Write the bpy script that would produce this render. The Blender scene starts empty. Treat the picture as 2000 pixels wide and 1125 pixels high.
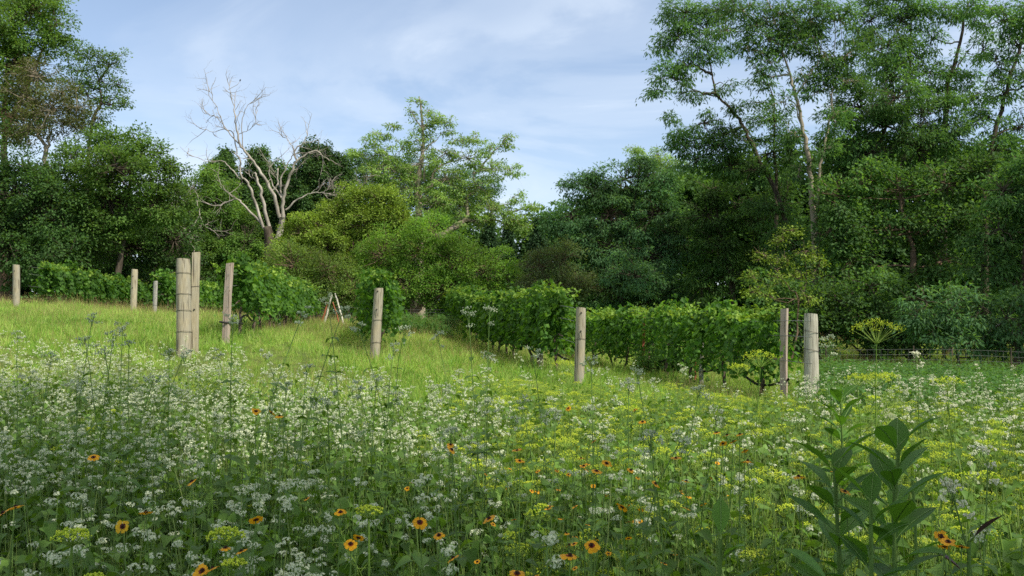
import bpy, math, numpy as np
from mathutils import Vector
R = math.radians
SC = bpy.context.scene
COL = SC.collection

# ------------------------------------------------------------------ camera, sky, sun, exposure
F = 1732.0                                   # focal length in photo pixels (2000 wide)
CAMZ = 1.6
PITCH = math.atan((640 - 562.5) / F)
cam_d = bpy.data.cameras.new('camera'); cam = bpy.data.objects.new('camera', cam_d); COL.objects.link(cam)
cam_d.sensor_width = 36; cam_d.lens = 36 * F / 2000; cam_d.clip_end = 3000; cam_d.clip_start = 0.05
cam.location = (0, 0, CAMZ); cam.rotation_euler = (math.pi / 2 + PITCH, 0, 0)
SC.camera = cam

SUN_EL = R(47); SUN_DIR = np.array([0.80, -0.60])        # towards the sun, seen from above
SUNV = np.array([SUN_DIR[0] * math.cos(SUN_EL), SUN_DIR[1] * math.cos(SUN_EL), math.sin(SUN_EL)])
w = bpy.data.worlds.new('World'); SC.world = w; w.use_nodes = True
nt = w.node_tree; nt.nodes.clear(); L_ = nt.links.new
out = nt.nodes.new('ShaderNodeOutputWorld'); bg = nt.nodes.new('ShaderNodeBackground'); bg.inputs[1].default_value = 0.131
sky = nt.nodes.new('ShaderNodeTexSky'); sky.sky_type = 'NISHITA'; sky.sun_disc = False
sky.sun_elevation = SUN_EL; sky.sun_rotation = math.atan2(SUN_DIR[0], SUN_DIR[1])
sky.air_density = 1.0; sky.dust_density = 0.4; sky.ozone_density = 2.4; sky.altitude = 200
tc = nt.nodes.new('ShaderNodeTexCoord')
def wn(kind, **kw):
    n = nt.nodes.new(kind)
    for k, v in kw.items(): setattr(n, k, v)
    return n
# clouds: direction projected on a high plane, warped fractal noise
sep = wn('ShaderNodeSeparateXYZ'); L_(tc.outputs['Generated'], sep.inputs[0])
zz = wn('ShaderNodeMath', operation='ADD'); L_(sep.outputs[2], zz.inputs[0]); zz.inputs[1].default_value = 0.22
dx = wn('ShaderNodeMath', operation='DIVIDE'); L_(sep.outputs[0], dx.inputs[0]); L_(zz.outputs[0], dx.inputs[1])
dy = wn('ShaderNodeMath', operation='DIVIDE'); L_(sep.outputs[1], dy.inputs[0]); L_(zz.outputs[0], dy.inputs[1])
cmb = wn('ShaderNodeCombineXYZ'); L_(dx.outputs[0], cmb.inputs[0]); L_(dy.outputs[0], cmb.inputs[1])
def noise(scale, detail, rough, off, sc=(1, 1, 1), dist=0.0):
    mp = wn('ShaderNodeMapping'); mp.inputs['Location'].default_value = off; mp.inputs['Scale'].default_value = sc
    mp.inputs['Rotation'].default_value = (0, 0, R(-12))
    L_(cmb.outputs[0], mp.inputs[0])
    n = wn('ShaderNodeTexNoise'); n.inputs['Scale'].default_value = scale; n.inputs['Detail'].default_value = detail
    n.inputs['Roughness'].default_value = rough; n.inputs['Distortion'].default_value = dist
    L_(mp.outputs[0], n.inputs['Vector']); return n
def ramp(src, stops):
    r = wn('ShaderNodeValToRGB'); r.color_ramp.interpolation = 'EASE'
    r.color_ramp.elements[0].position = stops[0][0]; r.color_ramp.elements[1].position = stops[-1][0]
    r.color_ramp.elements[0].color = (stops[0][1],) * 3 + (1,); r.color_ramp.elements[1].color = (stops[-1][1],) * 3 + (1,)
    for p, v in stops[1:-1]:
        e = r.color_ramp.elements.new(p); e.color = (v, v, v, 1)
    L_(src, r.inputs[0]); return r
SKX, SKY = 6.5, 11.0
n1 = noise(1.5, 9, 0.55, (SKX, SKY, 0), (0.8, 1.15, 1), 0.6); r1 = ramp(n1.outputs[0], [(0.44, 0.0), (0.55, 0.4), (0.66, 1.0)])
n2 = noise(0.75, 4, 0.5, (9.2, 3.1, 0), (1.0, 1.0, 1), 0.3); r2 = ramp(n2.outputs[0], [(0.33, 0.12), (0.68, 1.0)])
mul = wn('ShaderNodeMath', operation='MULTIPLY'); L_(r1.outputs[0], mul.inputs[0]); L_(r2.outputs[0], mul.inputs[1])
# veil that thickens towards the horizon
vz = wn('ShaderNodeMapRange'); L_(sep.outputs[2], vz.inputs[0]); vz.inputs[1].default_value = 0.0; vz.inputs[2].default_value = 0.55
vz.inputs[3].default_value = 0.42; vz.inputs[4].default_value = 0.05
mx = wn('ShaderNodeMath', operation='ADD'); mx.use_clamp = True; L_(mul.outputs[0], mx.inputs[0]); L_(vz.outputs[0], mx.inputs[1])
lim = wn('ShaderNodeMath', operation='MINIMUM'); L_(mx.outputs[0], lim.inputs[0]); lim.inputs[1].default_value = 0.9
skm = wn('ShaderNodeMix', data_type='RGBA'); L_(lim.outputs[0], skm.inputs[0]); L_(sky.outputs[0], skm.inputs[6])
skm.inputs[7].default_value = (5.3, 5.95, 6.8, 1)
zn = wn('ShaderNodeMapRange'); L_(sep.outputs[2], zn.inputs[0]); zn.inputs[1].default_value = .42; zn.inputs[2].default_value = .85; zn.inputs[3].default_value = 0; zn.inputs[4].default_value = .75
ovh = wn('ShaderNodeMix', data_type='RGBA'); L_(zn.outputs[0], ovh.inputs[0]); L_(skm.outputs[2], ovh.inputs[6]); ovh.inputs[7].default_value = (9.4, 9.0, 7.8, 1)  # unseen bright warm cloud overhead, added to lift and warm the fill light
L_(ovh.outputs[2], bg.inputs[0]); L_(bg.outputs[0], out.inputs[0])

sd = bpy.data.lights.new('sun', 'SUN'); sd.energy = 4.4; sd.angle = R(0.53); sd.color = (1.0, 0.93, 0.80)
sun = bpy.data.objects.new('sun', sd); COL.objects.link(sun)
sun.rotation_euler = Vector(SUNV).to_track_quat('Z', 'Y').to_euler()
SC.view_settings.view_transform = 'Standard'; SC.view_settings.look = 'None'
SC.view_settings.exposure = 0.35; SC.view_settings.gamma = 1
cy = SC.cycles; cy.max_bounces = 6; cy.diffuse_bounces = 4; cy.glossy_bounces = 2; cy.transmission_bounces = 4; cy.transparent_max_bounces = 4
cy.use_denoising = False; cy.pixel_filter_type = 'BLACKMAN_HARRIS'; cy.filter_width = 1.55
cy.sample_clamp_indirect = 4

# ------------------------------------------------------------------ terrain
CP = np.array([(0, 0, 0), (-4, 4, .0), (4, 4, 0), (-7, 11, .15), (0, 11, .02), (7, 11, -.12), (-3, 7, 0), (3, 7, 0),
    (-7.4, 19, .97), (-7.05, 22, 1.25), (-3.2, 21, .73), (1.5, 20, .27), (5.5, 18, 0.0), (9, 18, -.2), (-15.3, 36, 2.1), (-20.1, 36, 2.35),
    (-12, 19, 1.25), (-9.4, 16.5, .72), (-17, 28, 1.9), (-9, 45, 1.6), (-5, 50, 1.6), (-3, 46, 1.55), (-3.75, 57, 1.45), (2, 40, .35), (4, 30, .1), (14, 32, -.15), (18, 30, -.2), (12, 24, -.2),
    (10, 12, -.15), (-30, 50, 2.8), (-24, 62, 2.3), (0, 70, 1.5), (30, 50, .2), (30, 80, .8), (-40, 80, 3), (40, 20, -.3), (-30, 15, 1.6), (-15, 0, .2), (15, 0, -.1), (0, -20, -.1), (-25, -15, .4), (25, -15, -.3)], float)
def _U(r2): return np.where(r2 > 1e-9, r2 * np.log(np.maximum(r2, 1e-9)), 0)
def _fit():
    n = len(CP); d = CP[:, None, :2] - CP[None, :, :2]; K = _U((d ** 2).sum(-1)) + np.eye(n) * 12.0
    Pm = np.c_[np.ones(n), CP[:, :2]]; A = np.zeros((n + 3, n + 3)); A[:n, :n] = K; A[:n, n:] = Pm; A[n:, :n] = Pm.T
    return np.linalg.solve(A, np.r_[CP[:, 2], 0, 0, 0])
_Wt = _fit()
def gz(x, y):
    x0 = np.clip(np.atleast_1d(np.asarray(x, float)), -45, 45); y0 = np.clip(np.atleast_1d(np.asarray(y, float)), -22, 85)
    x0, y0 = np.broadcast_arrays(x0, y0)
    d2 = (x0[..., None] - CP[:, 0]) ** 2 + (y0[..., None] - CP[:, 1]) ** 2
    z = _U(d2) @ _Wt[:len(CP)] + _Wt[-3] + _Wt[-2] * x0 + _Wt[-1] * y0
    b = 0.03 * np.sin(x0 * 1.1 + .6 * y0) + 0.03 * np.sin(y0 * .83 - .4 * x0 + 2)
    return z + b * np.clip((y0 - 4) / 8, 0, 1)
def g1(x, y): return float(gz(x, y).ravel()[0])
def P(px, py, d):
    u = (px - 1000) / F; v = (562.5 - py) / F; c, s = math.cos(PITCH), math.sin(PITCH)
    fy = c - v * s; fz = s + v * c
    return np.array([u / fy * d, d, CAMZ + fz / fy * d])
def px_x(px, d): return P(px, 640, d)[0]

# ------------------------------------------------------------------ mesh helpers
MATS = {}
class MB:
    def __init__(s): s.V = []; s.F = []; s.M = []; s.R = []; s.S = []; s.n = 0; s.mats = []
    def mi(s, m):
        if m not in s.mats: s.mats.append(m)
        return s.mats.index(m)
    def add(s, V, Fc, mat, rnd=0.5, smooth=False):
        V = np.asarray(V, float).reshape(-1, 3); Fc = np.asarray(Fc, np.int64)
        if len(V) == 0 or len(Fc) == 0: return s
        s.V.append(V); s.F.append(Fc + s.n); s.n += len(V); k = len(Fc)
        s.M.append(np.full(k, s.mi(mat))); s.R.append(np.broadcast_to(np.asarray(rnd, float), (k,)).copy()); s.S.append(np.full(k, smooth))
        return s
    def merge(s, o):
        for V, Fc, M, Rr, S in zip(o.V, o.F, o.M, o.R, o.S): pass
        off = s.n
        for V in o.V: s.V.append(V)
        for Fc, M, Rr, S in zip(o.F, o.M, o.R, o.S):
            s.F.append(Fc + off); s.M.append(np.array([s.mi(o.mats[m]) for m in M[:1]]).repeat(len(M))); s.R.append(Rr); s.S.append(S)
        s.n += o.n; return s
    def mesh(s, name):
        me = bpy.data.meshes.new(name)
        if not s.V: return me
        V = np.concatenate(s.V); lv = np.concatenate([f.ravel() for f in s.F]); cnt = np.concatenate([np.full(len(f), f.shape[1]) for f in s.F])
        st = np.r_[0, np.cumsum(cnt)[:-1]]
        me.vertices.add(len(V)); me.vertices.foreach_set('co', V.ravel().astype(np.float32))
        me.loops.add(len(lv)); me.loops.foreach_set('vertex_index', lv.astype(np.int32))
        me.polygons.add(len(cnt)); me.polygons.foreach_set('loop_start', st.astype(np.int32))
        for m in s.mats: me.materials.append(MATS[m])
        me.polygons.foreach_set('material_index', np.concatenate(s.M).astype(np.int32))
        me.polygons.foreach_set('use_smooth', np.concatenate(s.S).astype(bool))
        at = me.attributes.new('rnd', 'FLOAT', 'FACE'); at.data.foreach_set('value', np.concatenate(s.R).astype(np.float32))
        me.update(calc_edges=True); return me
def link(name, data, parent=None, loc=None):
    o = bpy.data.objects.new(name, data); COL.objects.link(o)
    if loc is not None: o.location = [float(v) for v in loc]
    if parent is not None: o.parent = parent
    return o
def tag(o, label=None, cat=None, group=None, kind=None):
    for k, v in (('label', label), ('category', cat), ('group', group), ('kind', kind)):
        if v: o[k] = v
    return o
def thing(name, loc, label, cat, group=None): return tag(link(name, None, None, loc), label, cat, group)
def part(name, mb, parent, origin=(0, 0, 0), label=None):
    o = link(name, mb.mesh(name), parent)
    if np.any(np.asarray(origin) != 0):                          # mesh given in world coordinates
        n = len(o.data.vertices); c = np.empty(n * 3, np.float32); o.data.vertices.foreach_get('co', c)
        c = (c.reshape(-1, 3) - np.asarray(origin, np.float32)).ravel(); o.data.vertices.foreach_set('co', c); o.data.update()
    if label: o['label'] = label
    return o
def nrm(v): return v / np.maximum(np.linalg.norm(v, axis=-1, keepdims=True), 1e-9)
def leaves(mb, p, a, n, L, hw, fold, mat, rnd):
    """folded kites: base, side, tip, side"""
    a = nrm(a); s = nrm(np.cross(a, n)); n = np.cross(s, a); L = np.asarray(L)[..., None] if np.ndim(L) else L
    m = p + a * L * .45; o = n * (L * fold)
    V = np.stack([p, m + s * L * hw + o, p + a * L, m - s * L * hw + o], 1)
    k = len(p); b = np.arange(k)[:, None] * 4
    Fc = np.concatenate([b + [0, 2, 1], b + [0, 3, 2]]); mb.add(V, Fc, mat, np.r_[rnd, rnd]); return mb
def blades(mb, p, a, n, L, prof, mat, rnd, fold=0.15, droop=0.0, mid=True, mats=None, smooth=True, wave=0.0, rng=None):
    """curved leaves with a midrib; prof = [(t, half width / L)]; droop bends towards -Z"""
    p = np.atleast_2d(p); a = nrm(np.atleast_2d(a)); n = np.atleast_2d(n); k = len(p)
    s = nrm(np.cross(a, n)); n = np.cross(s, a); L = np.broadcast_to(np.asarray(L, float), (k,))[:, None]
    droop = np.broadcast_to(np.asarray(droop, float), (k,))[:, None]; rows = []
    for t, wd in prof:
        c = p + a * L * (t - .35 * droop * t * t * .5) + np.array([0, 0, -1.]) * droop * L * t * t * .75
        u = n * L * wd * fold
        if wave and rng is not None: u = u + n * L * wave * rng.uniform(-1, 1, (k, 1)) * wd * 2
        if mid: rows.append(np.stack([c + s * L * wd + u, c, c - s * L * wd + u], 1))
        else: rows.append(np.stack([c + s * L * wd, c - s * L * wd], 1))
    V = np.stack(rows, 1); r = len(prof); q = 3 if mid else 2
    base = np.arange(k)[:, None] * (r * q)
    for i in range(r - 1):
        for j in range(q - 1):
            f = base + np.array([i * q + j, i * q + j + 1, (i + 1) * q + j + 1, (i + 1) * q + j])
            if i == 0 and j == 0: mb.add(V, f, mats[0] if mats else mat, rnd, smooth); off = mb.n - V.reshape(-1, 3).shape[0]
            else:
                m_ = mats[min(i, len(mats) - 1)] if mats else mat
                mb.F.append(f + off); mb.M.append(np.full(k, mb.mi(m_))); mb.R.append(np.broadcast_to(np.asarray(rnd, float), (k,)).copy()); mb.S.append(np.full(k, smooth))
    return mb
def cones(mb, p0, p1, r0, r1, mat, k=3, rnd=.5):
    p0 = np.atleast_2d(p0); p1 = np.atleast_2d(p1); n = len(p0); a = nrm(p1 - p0)
    h = np.where(np.abs(a[:, 2:3]) > .9, np.array([[1., 0, 0]]), np.array([[0, 0, 1.]])); u = nrm(np.cross(a, h)); v = np.cross(a, u)
    r0 = np.broadcast_to(r0, (n,))[:, None]; r1 = np.broadcast_to(r1, (n,))[:, None]; V = []
    for pp, rr in ((p0, r0), (p1, r1)):
        for j in range(k):
            t = 2 * math.pi * j / k; V.append(pp + rr * (u * math.cos(t) + v * math.sin(t)))
    V = np.stack(V, 1); b = np.arange(n)[:, None] * 2 * k
    Fc = np.concatenate([b + [j, (j + 1) % k, k + (j + 1) % k, k + j] for j in range(k)]); mb.add(V, Fc, mat, rnd, True); return mb
def tube(mb, pts, rad, mat, k=7, rnd=.5, cap=True, rng=None, rough=0.0):
    pts = np.asarray(pts, float); n = len(pts); rad = np.broadcast_to(np.asarray(rad, float), (n,))
    t = np.gradient(pts, axis=0) if n > 1 else None; t = nrm(t); u = np.cross(t[0], [0, 0, 1.] if abs(t[0][2]) < .9 else [1., 0, 0]); u /= np.linalg.norm(u)
    V = []
    for i in range(n):
        u = u - t[i] * (u @ t[i]); u /= np.linalg.norm(u) + 1e-12; v = np.cross(t[i], u)
        for j in range(k):
            q = 2 * math.pi * j / k; rr = rad[i] * (1 + (rng.uniform(-rough, rough) if rng is not None else 0)); V.append(pts[i] + rr * (u * math.cos(q) + v * math.sin(q)))
    Fc = [[i * k + j, i * k + (j + 1) % k, (i + 1) * k + (j + 1) % k, (i + 1) * k + j] for i in range(n - 1) for j in range(k)]
    V = np.array(V); mb.add(V, Fc, mat, rnd, True); off = mb.n - len(V)
    if cap:
        mb.F.append(np.array([[off + (n - 1) * k + j for j in range(k)]])); mb.M.append(np.array([mb.mi(mat)])); mb.R.append(np.array([.5])); mb.S.append(np.array([False]))
    return mb
def smoothline(pts, m=4, rng=None, jit=0.0):
    pts = np.asarray(pts, float)
    if len(pts) < 2: return pts
    q = np.vstack([2 * pts[0] - pts[1], pts, 2 * pts[-1] - pts[-2]]); o = []
    for i in range(1, len(q) - 2):
        for t in np.arange(m) / m:
            a, b, c, d = q[i - 1], q[i], q[i + 1], q[i + 2]
            o.append(.5 * (2 * b + (c - a) * t + (2 * a - 5 * b + 4 * c - d) * t * t + (3 * b - a - 3 * c + d) * t ** 3))
    o.append(pts[-1]); o = np.array(o)
    if rng is not None and jit: o[1:-1] += rng.normal(0, jit, o[1:-1].shape)
    return o

# ------------------------------------------------------------------ materials
def newmat(name):
    m = bpy.data.materials.new(name); m.use_nodes = True; t = m.node_tree; t.nodes.clear(); MATS[name] = m
    o = t.nodes.new('ShaderNodeOutputMaterial'); return m, t, o
def N(t, kind, ins=None, **kw):
    n = t.nodes.new(kind)
    for k, v in kw.items(): setattr(n, k, v)
    for k, v in (ins or {}).items():
        if isinstance(v, bpy.types.NodeSocket): t.links.new(v, n.inputs[k])
        else: n.inputs[k].default_value = v
    return n
def cr(t, src, stops):
    r = t.nodes.new('ShaderNodeValToRGB'); e = r.color_ramp.elements
    e[0].position = stops[0][0]; e[0].color = tuple(stops[0][1]) + (1,); e[1].position = stops[-1][0]; e[1].color = tuple(stops[-1][1]) + (1,)
    for p, c in stops[1:-1]: x = e.new(p); x.color = tuple(c) + (1,)
    t.links.new(src, r.inputs[0]); return r.outputs[0]
TREE_LEAVES = {'oak_leaf', 'dark_leaf', 'locust_leaf', 'blue_leaf', 'olive_leaf', 'bright_leaf', 'brown_leaf', 'dull_leaf', 'pale_leaf', 'spruce_needle', 'grape_leaf'}
def leafmat(name, cols, tr=.35, rough=.6, spec=.22, nscale=.5, nvar=.35, yel=(1.5, 1.45, .55)):
    m, t, o = newmat(name)
    if name in TREE_LEAVES: cols = [tuple(v * g for v, g in zip(c, (1.78, 1.82, 1.55))) for c in cols]; tr = max(tr, .46) if name != 'spruce_needle' else tr
    at = N(t, 'ShaderNodeAttribute', attribute_name='rnd'); ob = N(t, 'ShaderNodeObjectInfo')
    k = len(cols); c = cr(t, at.outputs['Fac'], [(i / (k - 1), col) for i, col in enumerate(cols)])
    ge = N(t, 'ShaderNodeNewGeometry'); nz = N(t, 'ShaderNodeTexNoise', {'Vector': ge.outputs['Position'], 'Scale': nscale, 'Detail': 3.0})
    mr = N(t, 'ShaderNodeMapRange', {0: nz.outputs[0], 1: .3, 2: .7, 3: 1 - nvar, 4: 1 + nvar})
    om = N(t, 'ShaderNodeMapRange', {0: ob.outputs['Random'], 3: .9, 4: 1.1}); mm = N(t, 'ShaderNodeMath', {0: mr.outputs[0], 1: om.outputs[0]}, operation='MULTIPLY')
    v = N(t, 'ShaderNodeVectorMath', {0: c, 3: mm.outputs[0]}, operation='SCALE')
    b = N(t, 'ShaderNodeBsdfPrincipled', {'Base Color': v.outputs[0], 'Roughness': rough, 'Specular IOR Level': spec})
    y = N(t, 'ShaderNodeVectorMath', {0: v.outputs[0], 1: yel}, operation='MULTIPLY'); tl = N(t, 'ShaderNodeBsdfTranslucent', {0: y.outputs[0]})
    mx = N(t, 'ShaderNodeMixShader', {0: tr, 1: b.outputs[0], 2: tl.outputs[0]}); t.links.new(mx.outputs[0], o.inputs[0]); return m
def barkmat(name, c1, c2, scale=6, rough=.9, stretch=.25, bump=.5):
    m, t, o = newmat(name); ge = N(t, 'ShaderNodeNewGeometry'); mp = N(t, 'ShaderNodeMapping', {0: ge.outputs['Position'], 'Scale': (1, 1, stretch)})
    nz = N(t, 'ShaderNodeTexNoise', {'Vector': mp.outputs[0], 'Scale': scale, 'Detail': 7.0, 'Roughness': .65})
    c = cr(t, nz.outputs[0], [(.32, c1), (.66, c2)]); bp = N(t, 'ShaderNodeBump', {'Height': nz.outputs[0], 'Strength': bump, 'Distance': .03})
    b = N(t, 'ShaderNodeBsdfPrincipled', {'Base Color': c, 'Roughness': rough, 'Specular IOR Level': .2, 'Normal': bp.outputs[0]}); t.links.new(b.outputs[0], o.inputs[0])
def plain(name, c, rough=.6, spec=.3, tr=0.0, var=.15, metal=0.0):
    m, t, o = newmat(name); at = N(t, 'ShaderNodeAttribute', attribute_name='rnd')
    mr = N(t, 'ShaderNodeMapRange', {0: at.outputs['Fac'], 3: 1 - var, 4: 1 + var}); v = N(t, 'ShaderNodeVectorMath', {0: c, 3: mr.outputs[0]}, operation='SCALE')
    b = N(t, 'ShaderNodeBsdfPrincipled', {'Base Color': v.outputs[0], 'Roughness': rough, 'Specular IOR Level': spec, 'Metallic': metal})
    if tr:
        tl = N(t, 'ShaderNodeBsdfTranslucent', {0: v.outputs[0]}); mx = N(t, 'ShaderNodeMixShader', {0: tr, 1: b.outputs[0], 2: tl.outputs[0]}); t.links.new(mx.outputs[0], o.inputs[0])
    else: t.links.new(b.outputs[0], o.inputs[0])
def woodmat(name, cols, grey=.4):
    """weathered round or sawn post: vertical grain, checks, knots, stains"""
    m, t, o = newmat(name); tc = N(t, 'ShaderNodeTexCoord'); P_ = tc.outputs['Object']
    mp = N(t, 'ShaderNodeMapping', {0: P_, 'Scale': (1, 1, .07)}); g = N(t, 'ShaderNodeTexNoise', {'Vector': mp.outputs[0], 'Scale': 42.0, 'Detail': 6.0, 'Roughness': .7, 'Distortion': .4})
    c = cr(t, g.outputs[0], [(.28, cols[0]), (.5, cols[1]), (.75, cols[2])])
    st = N(t, 'ShaderNodeTexNoise', {'Vector': N(t, 'ShaderNodeMapping', {0: P_, 'Scale': (1, 1, .35)}).outputs[0], 'Scale': 5.0, 'Detail': 5.0, 'Roughness': .65})
    sm = N(t, 'ShaderNodeMapRange', {0: st.outputs[0], 1: .38, 2: .62, 3: 0., 4: grey}); mixg = N(t, 'ShaderNodeMix', {0: sm.outputs[0], 6: c, 7: (.30, .29, .24, 1)}, data_type='RGBA')
    mpc = N(t, 'ShaderNodeMapping', {0: P_, 'Scale': (1, 1, .035)}); ck = N(t, 'ShaderNodeTexNoise', {'Vector': mpc.outputs[0], 'Scale': 34.0, 'Detail': 2.0, 'Distortion': .3})
    cm = N(t, 'ShaderNodeMapRange', {0: ck.outputs[0], 1: .40, 2: .355, 3: 0., 4: .9}); mix2 = N(t, 'ShaderNodeMix', {0: cm.outputs[0], 6: mixg.outputs[2], 7: (.07, .055, .04, 1)}, data_type='RGBA')
    vo = N(t, 'ShaderNodeTexVoronoi', {'Vector': N(t, 'ShaderNodeMapping', {0: P_, 'Scale': (1, 1, .6)}).outputs[0], 'Scale': 5.0}); km = N(t, 'ShaderNodeMapRange', {0: vo.outputs['Distance'], 1: .10, 2: .05, 3: 0., 4: .7})
    mix3 = N(t, 'ShaderNodeMix', {0: km.outputs[0], 6: mix2.outputs[2], 7: (.12, .07, .035, 1)}, data_type='RGBA')
    hs = N(t, 'ShaderNodeMath', {0: g.outputs[0], 1: cm.outputs[0]}, operation='SUBTRACT'); bp = N(t, 'ShaderNodeBump', {'Height': hs.outputs[0], 'Strength': .6, 'Distance': .008})
    b = N(t, 'ShaderNodeBsdfPrincipled', {'Base Color': mix3.outputs[2], 'Roughness': .85, 'Specular IOR Level': .2, 'Normal': bp.outputs[0]}); t.links.new(b.outputs[0], o.inputs[0])

leafmat('oak_leaf', [(.035, .065, .018), (.06, .115, .028), (.10, .16, .04)], nscale=.35)
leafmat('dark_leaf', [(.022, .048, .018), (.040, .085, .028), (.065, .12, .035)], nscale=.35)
leafmat('locust_leaf', [(.030, .065, .028), (.052, .112, .042), (.085, .155, .05)], nscale=.3)
leafmat('blue_leaf', [(.028, .065, .035), (.05, .11, .055), (.08, .15, .07)], nscale=.4)
leafmat('lime_leaf', [(.10, .17, .025), (.19, .29, .04), (.29, .40, .07)], nscale=.4, nvar=.3)
leafmat('olive_leaf', [(.045, .075, .022), (.075, .12, .03), (.115, .165, .045)], nscale=.4)
leafmat('bright_leaf', [(.05, .10, .02), (.08, .155, .028), (.13, .21, .04)], nscale=.4)
leafmat('brown_leaf', [(.045, .055, .025), (.07, .075, .032), (.085, .115, .04)], nscale=.4)
leafmat('dull_leaf', [(.042, .06, .03), (.068, .09, .042), (.09, .13, .055)], nscale=.4)
leafmat('pale_leaf', [(.07, .12, .04), (.12, .19, .06), (.18, .25, .09)], nscale=.4, nvar=.25)
leafmat('spruce_needle', [(.015, .035, .018), (.025, .055, .028), (.035, .07, .035)], tr=.15)
leafmat('grape_leaf', [(.018, .048, .010), (.038, .092, .016), (.085, .16, .026)], nscale=1.3, nvar=.35)
leafmat('grape_shoot', [(.10, .20, .03), (.17, .29, .04), (.25, .36, .06)], nscale=.9, nvar=.2)
leafmat('grass', [(.16, .31, .045), (.27, .45, .08), (.40, .56, .13), (.55, .57, .22)], tr=.4, nscale=.25, nvar=.2, rough=.6)
leafmat('lush_grass', [(.11, .22, .035), (.20, .35, .055), (.32, .47, .09)], tr=.4, nscale=.3, nvar=.25, rough=.5)
leafmat('herb_leaf', [(.065, .14, .02), (.10, .20, .03), (.15, .27, .045)], tr=.35, nscale=1.5, nvar=.2, rough=.5, spec=.3)
leafmat('herb_stem', [(.10, .18, .035), (.16, .26, .06), (.24, .30, .09)], tr=.1, nscale=1.5, nvar=.15)
leafmat('feather_leaf', [(.16, .28, .05), (.26, .40, .07), (.36, .50, .10)], tr=.3, nscale=1.5, nvar=.15)
leafmat('umbel_yellow', [(.42, .54, .04), (.56, .66, .06), (.70, .74, .09)], tr=.3, nscale=2, nvar=.1)
leafmat('broad_leaf', [(.05, .135, .016), (.075, .18, .022), (.105, .235, .03)], tr=.4, nscale=4, nvar=.15, rough=.5, spec=.3)
leafmat('purple_leaf', [(.05, .025, .04), (.08, .04, .055), (.11, .06, .07)], tr=.2, nscale=9, nvar=.3, rough=.4)
leafmat('straw', [(.32, .27, .12), (.45, .36, .16)], tr=.3)
plain('floret_white', (.70, .74, .53), tr=.35, var=.12, rough=.7)
plain('fuzz_white', (.58, .64, .44), tr=.3, var=.2, rough=.8)
plain('cream_white', (.80, .80, .62), tr=.3, var=.12, rough=.7)
plain('petal_orange', (.88, .42, .010), tr=.3, var=.15, rough=.6)
plain('petal_yellow', (.85, .50, .02), tr=.3, var=.12, rough=.6)
plain('petal_red', (.22, .03, .010), tr=.2, var=.2)
plain('disc_brown', (.035, .014, .008), var=.3, rough=.8)
plain('wire_steel', (.22, .23, .22), rough=.5, metal=.5)
plain('bolt_steel', (.10, .09, .08), rough=.5, metal=.6)
plain('leaf_rib', (.16, .28, .07), rough=.5); plain('rust_red', (.30, .10, .05), rough=.8)
plain('hose_black', (.015, .014, .014), rough=.5)
plain('bird_grey', (.05, .05, .055), rough=.8)
barkmat('bark_dark', (.035, .027, .02), (.11, .09, .065)); barkmat('bark_pale', (.17, .14, .10), (.36, .31, .23), 4)
barkmat('bark_brown', (.07, .045, .03), (.20, .14, .095)); barkmat('dead_wood', (.17, .15, .12), (.45, .41, .35), 2.6, stretch=.5); barkmat('dead_twig', (.22, .19, .16), (.40, .36, .31), 3)
barkmat('birch_bark', (.28, .26, .2), (.74, .70, .60), 9, stretch=1.2); barkmat('vine_bark', (.05, .04, .03), (.16, .12, .09), 20)
woodmat('post_round', [(.17, .14, .09), (.33, .285, .19), (.49, .43, .30)], .75); woodmat('post_pale', [(.26, .24, .18), (.43, .41, .32), (.58, .56, .45)], .55)
woodmat('post_sawn', [(.24, .20, .12), (.40, .345, .23), (.53, .47, .33)], .5); woodmat('post_pink', [(.25, .18, .14), (.39, .30, .24), (.51, .41, .34)], .5); woodmat('post_grey', [(.18, .17, .15), (.33, .32, .29), (.5, .49, .46)], .6)
m, t, o = newmat('ground'); ge = N(t, 'ShaderNodeNewGeometry')
n_a = N(t, 'ShaderNodeTexNoise', {'Vector': ge.outputs['Position'], 'Scale': .5, 'Detail': 8.0, 'Roughness': .7}); n_b = N(t, 'ShaderNodeTexNoise', {'Vector': ge.outputs['Position'], 'Scale': 14.0, 'Detail': 4.0})
c_ = cr(t, n_a.outputs[0], [(.3, (.05, .07, .02)), (.5, (.085, .12, .028)), (.7, (.13, .15, .045))]); bp = N(t, 'ShaderNodeBump', {'Height': n_b.outputs[0], 'Strength': 1., 'Distance': .06})
b = N(t, 'ShaderNodeBsdfPrincipled', {'Base Color': c_, 'Roughness': .95, 'Specular IOR Level': .1, 'Normal': bp.outputs[0]}); t.links.new(b.outputs[0], o.inputs[0])

# ------------------------------------------------------------------ the ground sheet
ax = np.unique(np.r_[np.linspace(-600, -60, 14), np.linspace(-60, 60, 121), np.linspace(60, 600, 14)]); ay = np.unique(np.r_[np.linspace(-300, -20, 9), np.linspace(-20, 90, 111), np.linspace(90, 1200, 14)])
X, Y = np.meshgrid(ax, ay); Z = gz(X, Y); nx, ny = len(ax), len(ay); ii, jj = np.meshgrid(np.arange(nx - 1), np.arange(ny - 1)); q = (jj * nx + ii).ravel()
mb = MB(); mb.add(np.stack([X, Y, Z], -1), np.stack([q, q + 1, q + nx + 1, q + nx], 1), 'ground', smooth=True)
tag(link('ground', mb.mesh('ground')), 'grassy ground of the sloping meadow', kind='structure')

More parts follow.
